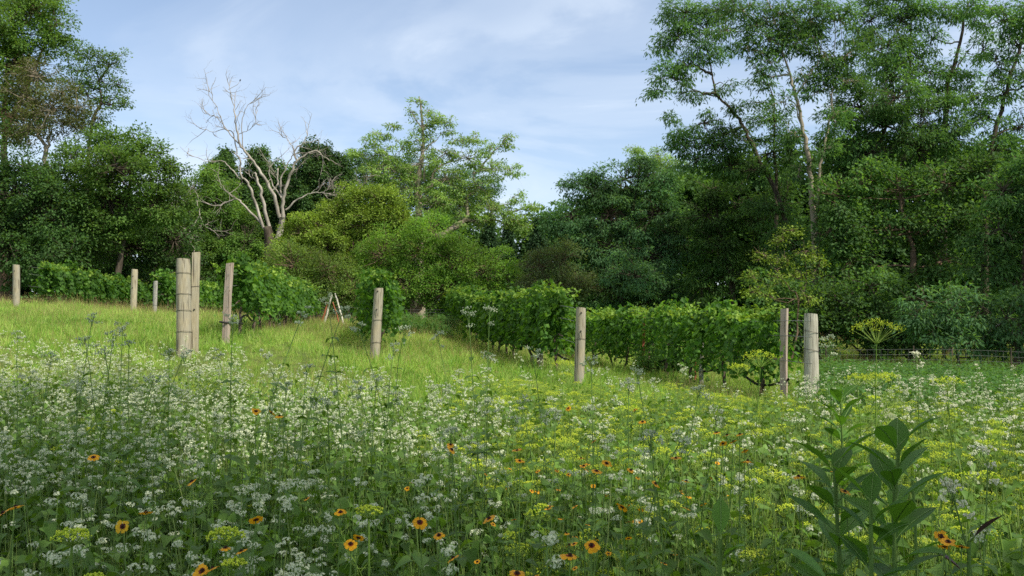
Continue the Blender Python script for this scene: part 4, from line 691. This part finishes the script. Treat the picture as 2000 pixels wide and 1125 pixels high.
def coreopsis(rng, h, r=.019, heads=1, yellow=False, tilt=None):
    st, lf, fl, dc = MB(), MB(), MB(), MB(); ln = bent(rng, h, .08, 7); tube(st, ln, np.linspace(.0022, .0014, len(ln)), 'herb_stem', 5, rnd=.3, cap=False); pts = [ln[-1]]
    for i in range(heads - 1): p = at_(ln, rng.uniform(.75, .95)); th = rng.uniform(0, 6.28); e = p + np.array([math.cos(th) * .6, math.sin(th) * .6, 1]) * rng.uniform(.03, .09); cones(st, p, e, .0013, .001, 'herb_stem'); pts.append(e)
    for p in pts:
        ax_ = nrm(np.array(tilt) if tilt is not None else np.array([rng.normal(0, .45), rng.normal(-.1, .45), 1.])); u, v, _ = [q[0] for q in rot_to(ax_[None])]; k = 8; th = np.arange(k) * 6.28318 / k + rng.uniform(0, 6) + rng.normal(0, .05, k); rad_ = u * np.cos(th)[:, None] + v * np.sin(th)[:, None]
        pm = 'petal_yellow' if yellow else 'petal_orange'; blades(fl, p + rad_ * r * .2, rad_ + ax_ * rng.uniform(-.3, .25), np.tile(ax_, (k, 1)), r * rng.uniform(.6, 1.08, k), [(0, .10), (.28, .22), (.6, .34), (.88, .36), (1, .22)], pm, rng.uniform(0, 1, k), fold=.1, droop=rng.uniform(0, .3), mats=['petal_red', pm, pm, pm])
        q = 26; g = nrm(rng.normal(size=(q, 3)) + ax_ * 1.2) * r * .26; blobs(dc, p + g, r * .10, 'disc_brown', rng); blobs(dc, p[None], r * .26, 'disc_brown', rng)
    for i in range(6): f = rng.uniform(.2, .9); p = at_(ln, f); th = rng.uniform(0, 6.28, 3); blades(lf, np.tile(p, (3, 1)), np.c_[np.cos(th), np.sin(th), np.full(3, .8)], np.tile([0, 0, 1.], (3, 1)), rng.uniform(.04, .08), [(0, .03), (.5, .05), (1, .003)], 'herb_leaf', .7, mid=False, droop=.4)
    return {'stem': st, 'leaf_cluster': lf, 'petals': fl, 'disc': dc}
def broadplant(rng, h, n=16, Lm=.17, mat='broad_leaf', start=.3, ang=None):
    st, lf = MB(), MB(); ln = bent(rng, h, .03, 8); tube(st, ln, np.linspace(.0095, .005, len(ln)), 'herb_stem', 8, rnd=.2, cap=False); parts = {'stem': st}; allv = []
    for i in range(n):
        f = start + (1 - start) * i / (n - 1); p = at_(ln, f); th = i * 2.4 + rng.normal(0, .2); up = .25 + 1.6 * max(0, f - .5); L = Lm * 1.25 * (1.0 - .35 * abs(f - .65)) * rng.uniform(.85, 1.1); dv = np.array([math.cos(th), math.sin(th), up]); o = MB(); pe = nrm(dv) * .018
        cones(o, p, p + pe, .0028, .002, 'herb_stem'); blades(o, p + pe, dv, np.array([0, 0, 1.]) + rng.normal(0, .15, 3), L, BROAD, mat, rng.uniform(0, 1), fold=.30, droop=(dr := rng.uniform(.2, .7) * (1.1 - .6 * f))); a_ = nrm(dv); tt = np.linspace(0, .95, 7)[:, None]; cc = p + pe + a_ * L * (tt - .35 * dr * tt * tt * .5) + np.array([0, 0, -1.]) * dr * L * tt * tt * .75 + [0, 0, .0012]; cones(o, cc[:-1], cc[1:], .0016, .0012, 'leaf_rib'); allv.append(o)
    return parts, allv
def joined(d):
    o = MB()
    for v in d.values():
        if v.V: o.merge(v)
    return o

# prototypes for the uncounted rest: kept in a collection that is not part of the scene
def proto_coll(name, mbs, sname, label):
    c = bpy.data.collections.new(name)
    for i, m_ in enumerate(mbs):
        ob = bpy.data.objects.new(sname, m_.mesh(sname)); ob['kind'] = 'stuff'; ob['label'] = label; c.objects.link(ob)
    return c
def scatter(name, label, coll, nvar, x, y, z, scl, rng, tilt=.12, rz=None):
    me = bpy.data.meshes.new(name); n = len(x); me.vertices.add(n); me.vertices.foreach_set('co', np.c_[x, y, z].ravel().astype(np.float32))
    r = np.c_[rng.normal(0, tilt, n), rng.normal(0, tilt, n), rng.uniform(0, 6.283, n) if rz is None else rz]
    me.attributes.new('rot', 'FLOAT_VECTOR', 'POINT').data.foreach_set('vector', r.ravel().astype(np.float32)); me.attributes.new('scl', 'FLOAT', 'POINT').data.foreach_set('value', np.asarray(scl, np.float32)); me.attributes.new('idx', 'INT', 'POINT').data.foreach_set('value', rng.integers(0, nvar, n).astype(np.int32)); me.update()
    ob = link(name, me); tag(ob, label, kind='stuff'); g = bpy.data.node_groups.new(name, 'GeometryNodeTree'); g.interface.new_socket('Geometry', in_out='INPUT', socket_type='NodeSocketGeometry'); g.interface.new_socket('Geometry', in_out='OUTPUT', socket_type='NodeSocketGeometry')
    A = lambda k, **kw: N(g, k, **kw); gi = A('NodeGroupInput'); go = A('NodeGroupOutput'); ci = A('GeometryNodeCollectionInfo'); ci.inputs['Collection'].default_value = coll; ci.inputs['Separate Children'].default_value = True; ci.inputs['Reset Children'].default_value = True
    ip = A('GeometryNodeInstanceOnPoints'); ip.inputs['Pick Instance'].default_value = True
    def attr(nm, dt): q = A('GeometryNodeInputNamedAttribute'); q.data_type = dt; q.inputs[0].default_value = nm; return [s for s in q.outputs if s.enabled and s.name == 'Attribute'][0]
    er = A('FunctionNodeEulerToRotation'); g.links.new(attr('rot', 'FLOAT_VECTOR'), er.inputs[0]); g.links.new(gi.outputs[0], ip.inputs['Points']); g.links.new(ci.outputs[0], ip.inputs['Instance']); g.links.new(attr('idx', 'INT'), ip.inputs['Instance Index']); g.links.new(er.outputs[0], ip.inputs['Rotation']); g.links.new(attr('scl', 'FLOAT'), ip.inputs['Scale']); g.links.new(ip.outputs[0], go.inputs[0])
    md = ob.modifiers.new('scatter', 'NODES'); md.node_group = g; return ob
def field(rng, n, y0, y1, pw=1.0, margin=1.2, xl=-1e9, xr=1e9):
    """random spots inside the widened view, evenly dense over the ground"""
    y = np.sqrt(rng.uniform(y0 ** 2, y1 ** 2, n)) if pw == 1 else y0 + (y1 - y0) * rng.uniform(0, 1, n) ** pw; x = rng.uniform(-1, 1, n) * (y * .62 + margin); k = (x > xl) & (x < xr); return x[k], y[k]

# grass
def tuft(rng, n, h, mat, rad=.16, wdt=.012, straw=0.0, lean=.5):
    o = MB(); th = rng.uniform(0, 6.28, n); rr = rad * np.sqrt(rng.uniform(0, 1, n)); p = np.c_[np.cos(th) * rr, np.sin(th) * rr, np.full(n, -.02)]; a = np.c_[rng.normal(0, lean * .5, n), rng.normal(0, lean * .5, n), np.ones(n)]; hh = h * rng.uniform(.5, 1.15, n)
    blades(o, p, a, rng.normal(size=(n, 3)) + 1e-3, hh, [(0, wdt), (.35, wdt), (.7, wdt * .75), (1, wdt * .1)], mat, rng.uniform(0, 1, n) ** 1.3, mid=False, droop=rng.uniform(.1, .9, n), smooth=False)
    k = int(n * straw)
    if k: cones(o, p[:k], p[:k] + a[:k] * hh[:k, None] * 1.25, .0016, .001, 'straw'); q = p[:k] + a[:k] * hh[:k, None] * 1.2; blobs(o, q, .006, 'straw', rng)
    return o
rg = np.random.default_rng(31)
GC = proto_coll('grass_kinds', [tuft(rg, 60, rg.uniform(.28, .44), 'grass', .2, .015, .1, rg.uniform(.4, .9)) for _ in range(6)], 'meadow_grass', 'sunlit yellow-green meadow grass')
x, y = field(rg, 34000, 9, 62, 1); kx = x / y
hgt = .75 + .35 * np.sin(x * .9 + y * .5) * np.sin(y * .7) + rg.normal(0, .15, len(x)); sc_ = np.clip(hgt, .45, 1.35) * np.where(y > 30, 1.0, .9)
keep = rg.uniform(0, 1, len(x)) < np.clip((y - 8) / 4, 0, 1); x, y, sc_ = x[keep], y[keep], sc_[keep]
scatter('meadow_grass', 'sunlit yellow-green grass covering the slope', GC, 6, x, y, gz(x, y), sc_ * (1 + (y > 34) * .25), rg)
x, y = field(rg, 7000, 3.6, 17, 1); s_ = x / y; k = rg.uniform(0, 1, len(x)) < np.clip((s_ + .12) / .15, 0, .85); x, y = x[k], y[k]
TC = proto_coll('tall_grass_kinds', [tuft(rg, 34, .34, 'lush_grass', .2, .011, 0, .7) for _ in range(5)], 'tall_meadow_grass', 'tall pale green grass')
scatter('tall_meadow_grass', 'tall pale green grass between the flowers on the sunny right', TC, 5, x, y, gz(x, y), rg.uniform(1.2, 2.3, len(x)) * np.clip(1.3 - y / 22, .5, 1), rg)
LC = proto_coll('lush_kinds', [tuft(rg, 46, .46, 'lush_grass', .2, .016, 0, .8) for _ in range(5)], 'lush_grass', 'taller lush green grass')
x, y = field(rg, 9000, 3, 46, 1); m_ = (np.sin(x * .6 + 1.3) + np.sin(y * .45 + x * .3) > .1) | ((x / y > -.16) & (y < 30)); x, y = x[m_], y[m_]
scatter('lush_grass', 'taller lush green grass growing between the vine rows and flowers', LC, 5, x, y, gz(x, y), rg.uniform(.5, 1.05, len(x)), rg)
# low leafy undergrowth below the flowers
def undergrowth(rng):
    o = MB(); n = 26; th = rng.uniform(0, 6.28, n); rr = .2 * np.sqrt(rng.uniform(0, 1, n)); b = np.c_[np.cos(th) * rr, np.sin(th) * rr, np.zeros(n)]; t = b + np.c_[rng.normal(0, .05, (n, 2)), rng.uniform(.2, .62, n)]; cones(o, b, t, .0022, .0013, 'herb_stem', 3, rng.uniform(0, 1, n).repeat(1)[0])
    m = 90; j = rng.integers(0, n, m); f = rng.uniform(.2, 1, (m, 1)); p = b[j] + (t[j] - b[j]) * f; a = rng.normal(size=(m, 3)) + [0, 0, .1]; blades(o, p, a, np.array([0, 0, 1.]) + rng.normal(0, .4, (m, 3)), rng.uniform(.035, .07, m), HEART, 'herb_leaf', rng.uniform(0, 1, m), fold=.3, droop=rng.uniform(.1, .7, m)); return o
UC = proto_coll('undergrowth_kinds', [undergrowth(rg) for _ in range(5)], 'undergrowth', 'leafy green undergrowth')
x, y = field(rg, 5200, 1.0, 13.5, 1, 1.4); k = rg.uniform(0, 1, len(x)) < np.where(y < 9, 1, np.clip((13 - y) / 4, 0, 1)); x, y = x[k], y[k]
scatter('undergrowth', 'leafy green undergrowth below the meadow flowers', UC, 5, x, y, gz(x, y), rg.uniform(.85, 1.35, len(x)), rg)
# feathery greenery on the right half
def feather(rng):
    o = MB()
    for _ in range(5): o.merge(joined({k: v for k, v in dill(rng, rng.uniform(.3, .62), .05, 1).items() if k != 'umbel'}))
    return o
def shifted(mb, rng, r):
    v = rng.uniform(-r, r, 3); v[2] = 0; mb.V = [q + v for q in mb.V]; return mb
def featherclump(rng, um=0):
    o = MB()
    for _ in range(6): d_ = dill(rng, rng.uniform(.35, .72), .05, 1); o.merge(shifted(joined({k: v for k, v in d_.items() if k != 'umbel' or rng.random() < um}), rng, .2))
    return o
FC = proto_coll('feather_kinds', [featherclump(rg, .35) for _ in range(4)], 'feathery_herbs', 'feathery yellow-green herbs')
x, y = field(rg, 4200, 3.2, 24, 1); s_ = x / y; k = (rg.uniform(0, 1, len(x)) < np.clip((s_ + .10) / .12, 0.04, .9)) & (y < 16); x, y = x[k], y[k]
scatter('feathery_herbs', 'feathery yellow-green dill foliage on the right of the meadow', FC, 4, x, y, gz(x, y), rg.uniform(.7, 1.15, len(x)) * np.clip(1.35 - y / 22, .5, 1), rg)

# buckwheat
BV = [buckwheat(rg, rg.uniform(.72, .95)) for _ in range(14)]; BL = [joined(buckwheat(rg, rg.uniform(.70, .98), 1, rg.integers(3, 6))) for _ in range(8)]
x, y = field(rg, 13500, 1.25, 17, 1, .7); s_ = x / y
dn = np.where(s_ < -.02, 1.0, np.where(s_ < .28, .40, .52)); dn = dn * np.where((s_ < .0) & (y > 10.5), np.clip((14.5 - y) / 4 + (s_ < -.3) * .4, 0, 1), 1) * np.where((s_ > -.12) & (s_ <= .32) & (y > 8.5), .22, 1); dn *= np.clip(.72 + .8 * np.sin(x * 1.9 + 1 + .8 * np.sin(y)) * np.sin(y * 1.6 + np.sin(x * 1.1)), .12, 1.3); dn *= np.where(y < 3.2, .34, np.where((s_ < 0) & (y > 5), .62, .36))
k = rg.uniform(0, 1, len(x)) < dn; x, y = x[k], y[k]; d2 = np.hypot(x, y); od = np.argsort(d2); x, y, d2 = x[od], y[od], d2[od]; k = d2 > 1.35; x, y = x[k], y[k]
pm = [{k_: v.mesh(k_) for k_, v in b.items()} for b in BV]; NI = 300
for i in range(NI):
    e = link('buckwheat_plant', None, None, (x[i], y[i], g1(x[i], y[i]))); s = rg.uniform(.86, 1.08); e.scale = (s, s, s); e.rotation_euler = (rg.normal(0, .07), rg.normal(0, .07), rg.uniform(0, 6.28)); tag(e, 'buckwheat plant with small white flower clusters among many alike at the near edge', 'flower', 'nearest white buckwheat plants')
    for k_, me in pm[rg.integers(0, 14)].items(): link(k_, me, e)
WC = proto_coll('buckwheat_kinds', BL, 'white_flowers', 'white buckwheat in bloom'); x, y = x[NI:], y[NI:]
scatter('white_flowers', 'mass of white buckwheat blossom beyond the nearest plants', WC, 8, x, y, gz(x, y), rg.uniform(.82, 1.1, len(x)), rg)

# hand-placed herbs: head pixel and distance
def place(name, label, cat, group, parts, px, py, d, lift=0.0):
    return None
def herb(name, label, cat, group, px, py, d, make, *a, **kw):
    t_ = P(px, py, d); z0 = g1(t_[0], d); h = max(.3, t_[2] - z0); prt = make(rg, h, *a, **kw); tipx = prt['stem'].V[0][-4:].mean(0)
    e = link(name, None, None, (t_[0] - tipx[0], d - tipx[1], z0)); tag(e, label, cat, group)
    for k_, v in prt.items():
        if v.V: link(k_, v.mesh(k_), e)
    return e
BL_ = {0: 'tall curved stem with a small grey head beside the slim far stake', 1: 'tall stem whose small grey head overlaps the white leaning poles', 2: 'slender grey-headed stem reaching the top of the leaning poles', 3: 'grey-headed stem standing between the second post and the thick cracked post, tallest of its bunch',
       4: 'grey-headed stem just right of the tallest one between the second post and the cracked post', 5: 'broad grey flower head low in the bunch left of the thick cracked post', 6: 'small grey head leftmost in the bunch below the second post from the left', 9: 'grey head just left of the foot of the thick cracked post', 10: 'grey head right in front of the foot of the thick cracked post',
       11: 'grey head in the grass between the thick cracked post and the pinkish post', 12: 'small grey head level with the black hose band right of the pinkish post', 14: 'lone grey head against the grass below the leftmost post', 16: 'grey head in the grass just right of the weathered central post', 17: 'grey head right of the central post, second along towards the shaded vine row',
       20: 'left one of two small grey heads against the long shaded vine row', 21: 'right one of two small grey heads against the long shaded vine row', 23: 'grey-white head below the shaded vine row left of the post with two bolts', 24: 'wide grey head just right of the post with two bolts', 25: 'wide grey head on a thick stem below the loose vine row', 26: 'small head overlapping the wide one below the loose vine row', 27: 'grey head on a thin stem just right of the pale round post',
       40: 'round cream-green head near the right edge above the purple-brown leaves', 41: 'round cream-green head just above the purple-brown leaved plant', 46: 'cream head right of the tallest leafy plant at the top of the meadow', 47: 'cream head in front of the far fence on the right'}
GB = 'tall stems with flat grey-white heads standing above the meadow'
for i, (px_, py_, d_, sp_) in enumerate([(592, 612, 4.2, .05), (672, 604, 4.6, .05), (640, 580, 5.2, .055), (222, 655, 5.2, .06), (240, 640, 5.6, .05), (205, 685, 4.6, .07), (180, 622, 6.2, .05), (165, 660, 5.6, .05), (252, 664, 6, .05), (330, 688, 5.5, .05), (360, 692, 5.0, .05), (425, 690, 5.8, .05), (455, 625, 4.8, .05), (520, 690, 5.6, .05),
        (35, 655, 6.5, .05), (100, 700, 5.6, .06), (790, 645, 5.4, .06), (855, 658, 5.8, .05), (770, 680, 5.2, .05), (700, 640, 5.2, .05), (915, 612, 4.8, .04), (957, 605, 5.0, .04), (955, 700, 5.2, .05), (1040, 690, 5.0, .07), (1155, 710, 4.2, .06), (1228, 748, 4.0, .05), (1245, 732, 4.4, .05), (1618, 668, 4.4, .05), (865, 760, 4.4, .06), (950, 790, 4.2, .05), (1020, 785, 4.6, .05),
        (1085, 808, 4.0, .05), (700, 760, 4.4, .05), (735, 740, 5, .05), (600, 720, 5.2, .06), (560, 745, 4.8, .05), (640, 780, 4.2, .05), (1270, 852, 3.2, .045), (1330, 860, 3.1, .04), (1400, 812, 3.8, .045), (1930, 900, 2.7, .04), (1860, 962, 2.4, .035), (1365, 760, 4.6, .05), (60, 735, 4.6, .07), (150, 750, 4.3, .07), (300, 740, 4.6, .06), (1845, 765, 5, .04), (1790, 695, 5.5, .03)]):
    cream = px_ > 1700
    herb('boneset', BL_.get(i) or f'tall stem with {"cream" if cream else "grey-white"} fuzzy flat head rising above the blossom', 'flower', GB, px_, py_, d_, boneset, sp_, 0, cream)
for i in range(34):
    px_ = rg.uniform(-20, 1350); d_ = rg.uniform(3.6, 8.5); x_ = px_x(px_, d_); py_ = 640 + 1732 * (1.6 - g1(x_, d_) - rg.uniform(1.0, 1.22)) / d_
    herb('boneset', 'tall stem with grey-white fuzzy flat head rising above the blossom', 'flower', GB, px_, py_, d_, boneset, rg.uniform(.03, .055))
for i in range(46):
    px_ = rg.uniform(1560, 2050); d_ = rg.uniform(5.5, 11); py_ = 640 + 1732 * (1.6 - rg.uniform(.85, 1.12)) / d_ - (0 if i % 3 else 15)
    herb('cream_flower', 'slender stem with small cream-white flat heads in the sunny right corner', 'flower', 'cream flower stems in the sunny right corner', px_, py_, d_, boneset, .035, 1, True, 3)
DL = 'dill plants with yellow umbels'
for (px_, py_, d_, r_, lab) in [(1485, 718, 4.8, .10, 'dense domed yellow-green dill umbel left of the sawn board post'), (1712, 672, 4.2, .125, 'wide flat dill umbel towering above the far fence on the right'), (395, 790, 4.0, None, ''), (140, 1068, 2.0, .042, 'shaded dill plant with small umbels low at the left edge'), (440, 1066, 2.05, .042, 'shaded flat dill umbel low left, right of its neighbour dill'),
        (720, 1014, 2.3, .036, 'shaded flat dill umbel below the centre of the flower bed'), (1850, 765, 5.0, .09, 'flat bright dill umbel in front of the feathery shrub'), (1675, 755, 5.2, .08, 'bright rounded dill umbel right of the pale round post'), (1735, 748, 5.6, .07, 'small dill umbel beside the brighter rounded one'), (1100, 725, 7.5, .10, 'bright dill umbel at the foot of the post with two bolts')]:
    if r_: herb('dill_plant', lab, 'dill', None, px_, py_, d_, dill, r_)
herb('seed_umbel', 'bare green spray of thin radiating umbel rays over the white blossom at left', 'dill', None, 400, 775, 3.8, dill, .075, 0, 26, True)
for i in range(110):
    px_ = rg.uniform(880, 1980); d_ = rg.uniform(4.5, 14); hh = rg.uniform(.68, .92) * (1.15 - d_ / 40)
    if px_ < 1000 and d_ < 8: continue
    x_ = px_x(px_, d_); py_ = 640 + (1.6 - hh - g1(x_, d_)) * 1732 / d_; herb('dill_plant', 'yellow-green dill plant with spreading umbels among many alike in the sunny strip', 'dill', DL, px_, py_, d_, dill, rg.uniform(.05, .085), 1)
CO = 'orange coreopsis flowers with dark red centres'
cl = [(500, 803, 3.3), (530, 806, 3.2), (546, 812, 3.2), (240, 1028, 2.1), (6, 1002, 2.0), (30, 990, 2.1), (182, 893, 2.8), (375, 940, 2.5), (665, 1000, 2.2), (700, 1050, 2.1), (685, 1062, 2.0), (440, 1070, 2.0), (472, 1076, 2.0), (857, 1045, 1.9), (885, 1090, 1.75), (1113, 1085, 1.75), (955, 1013, 2.1), (882, 878, 3.0), (880, 868, 3.1), (1838, 1048, 1.95), (1852, 1058, 1.92), (1878, 1068, 1.9), (1846, 1068, 1.93),
      (1420, 850, 3.1), (1432, 862, 3.1), (1412, 866, 3.0), (1445, 848, 3.2), (1455, 880, 3.0), (1400, 845, 3.3), (1015, 900, 2.9), (1010, 880, 3.1), (1110, 797, 4.0), (1240, 800, 4.0), (1255, 824, 3.7), (1160, 862, 3.3), (1185, 905, 2.9), (1140, 910, 2.9), (1165, 920, 2.8), (1232, 918, 2.8), (1135, 895, 3.0), (1280, 945, 2.6), (1460, 900, 2.8), (1215, 990, 2.3), (1155, 1065, 1.9), (1630, 922, 2.6), (1560, 930, 2.6), (1320, 895, 2.9), (500, 1015, 2.2), (820, 1020, 2.1), (415, 1110, 1.9), (395, 1115, 1.9), (1010, 1120, 1.8), (285, 1000, 2.3), (1650, 960, 2.5), (1340, 940, 2.7)]
CL_ = {0: 'orange flower alone just left of a touching pair among white blossom at left centre', 1: 'left flower of the touching orange pair at left centre', 2: 'right flower of the touching orange pair at left centre', 3: 'yellow flower facing the viewer with all petals open low at the left', 4: 'orange flower cut by the left edge', 6: 'small orange flower at far left above the shaded blossom', 7: 'small orange flower left of centre in the shaded blossom',
       8: 'orange flower low in the bed above a close pair left of centre', 13: 'orange flower just above the bright bottom-edge flower near the centre', 14: 'largest bright yellow-orange flower at the bottom edge just left of centre', 15: 'large yellow-orange flower at the bottom edge right of centre', 17: 'lower flower of a close orange pair at the picture centre', 18: 'upper flower of a close orange pair at the picture centre'}
for i, (px_, py_, d_) in enumerate(cl): herb('coreopsis', CL_.get(i) or ('orange flower in the tight cluster below the purple-brown leaves' if 19 <= i <= 22 else 'orange flower in the tight cluster left of the big leafy plants' if 23 <= i <= 28 else 'orange daisy-like flower with dark red centre in the flower bed'), 'flower', CO, px_, py_, d_, coreopsis, rg.uniform(.013, .017), 1, i == 3, None if i not in (3,) else (0, -1, .4))
for i in range(56):
    px_ = rg.normal(1180, 150); d_ = rg.uniform(2.6, 5.2); hh = rg.uniform(.66, .84); py_ = 640 + (1.6 - hh) * 1732 / d_; herb('coreopsis', 'orange daisy-like flower with dark red centre in the flower bed', 'flower', CO, px_, py_, d_, coreopsis, rg.uniform(.010, .016), 2 if i % 3 == 0 else 1)
# big-leaved plants at the right
def big(label, px, py, d, n, Lm, seed, mat='broad_leaf', start=.3, name='broad_leaved_plant'):
    r = np.random.default_rng(seed); t_ = P(px, py, d); z0 = g1(t_[0], d); h = t_[2] - z0 - Lm * .75; e = link(name, None, None, (t_[0], d, z0)); tag(e, label, 'plant'); prt, lv = broadplant(r, h, n, Lm, mat, start)
    for k_, v in prt.items(): link(k_, v.mesh(k_), e)
    for o in lv: link('leaf', o.mesh('leaf'), e)
big('tallest dark green plant with big pointed leaves in the right foreground', 1740, 792, 2.35, 48, .14, 3, start=.3)
big('shorter big-leaved plant crowding the left side of the tallest one', 1645, 838, 2.5, 40, .14, 8, start=.32)
big('big-leaved plant in the sun beyond the pale round post base', 1640, 740, 4.4, 22, .14, 9, start=.62)
big('big-leaved plant cut by the bottom edge below the tallest one', 1625, 1050, 1.75, 10, .13, 14, start=.4)
big('low big-leaved plant hidden among white flowers left of the tall leafy plants', 1400, 985, 2.4, 12, .12, 21, start=.4)
big('purple-brown leaved plant right of the tallest green plant', 1888, 1000, 2.35, 6, .10, 17, 'purple_leaf', .55, 'purple_leaved_plant')
big('low leafy shoot filling the gap between the two biggest leafy plants', 1695, 905, 2.3, 26, .12, 23, start=.35)
big('small leafy plant with pointed leaves near the right edge', 1795, 900, 3.4, 10, .10, 19, start=.4)
# bushy green herbs along the right fence and sunlit bush in the row gap
rb = np.random.default_rng(55)
def weedbush(rng, h, mat='herb_leaf'):
    o = MB(); n = 22
    for i in range(n):
        b = np.array([rng.normal(0, .16), rng.normal(0, .16), 0]); ln = bent(rng, h * rng.uniform(.7, 1.1), .15, 6) + b; tube(o, ln, .003, 'herb_stem', 4, cap=False); m = 16; f = rng.uniform(.15, 1, m); p = np.array([at_(ln, q) for q in f]); th = rng.uniform(0, 6.28, m); blades(o, p, np.c_[np.cos(th), np.sin(th), rng.uniform(.1, .8, m)], np.tile([0, 0, 1.], (m, 1)) + rng.normal(0, .3, (m, 3)), rng.uniform(.07, .13, m), [(t_, w_ * 1.2) for t_, w_ in LANCE], mat, rng.uniform(0, 1, m), fold=.3, droop=rng.uniform(.2, .8, m))
    return o
leafmat('sun_herb_leaf', [(.05, .13, .03), (.08, .19, .045), (.12, .25, .07)], tr=.4, nscale=1.5, nvar=.2)
KC = proto_coll('weed_kinds', [weedbush(rb, .75, 'sun_herb_leaf') for _ in range(4)], 'tall_weeds', 'tall leafy green weeds')
pxs = rb.uniform(1600, 2120, 520); ds = rb.uniform(13, 26, 520); xs = (pxs - 1000) / F * ds; pxs2 = rb.uniform(1250, 1330, 40); ds2 = rb.uniform(26, 31, 40); xs = np.r_[xs, (pxs2 - 1000) / F * ds2]; ds = np.r_[ds, ds2]
pxs3 = rb.uniform(770, 880, 50); ds3 = rb.uniform(40, 45, 50); xs = np.r_[xs, (pxs3 - 1000) / F * ds3]; ds = np.r_[ds, ds3]
scatter('tall_weeds', 'tall leafy green weeds along the right fence and the tree foot', KC, 4, xs, ds, gz(xs, ds), rb.uniform(.7, 1.2, len(xs)), rb)
print('TREES', TREES)
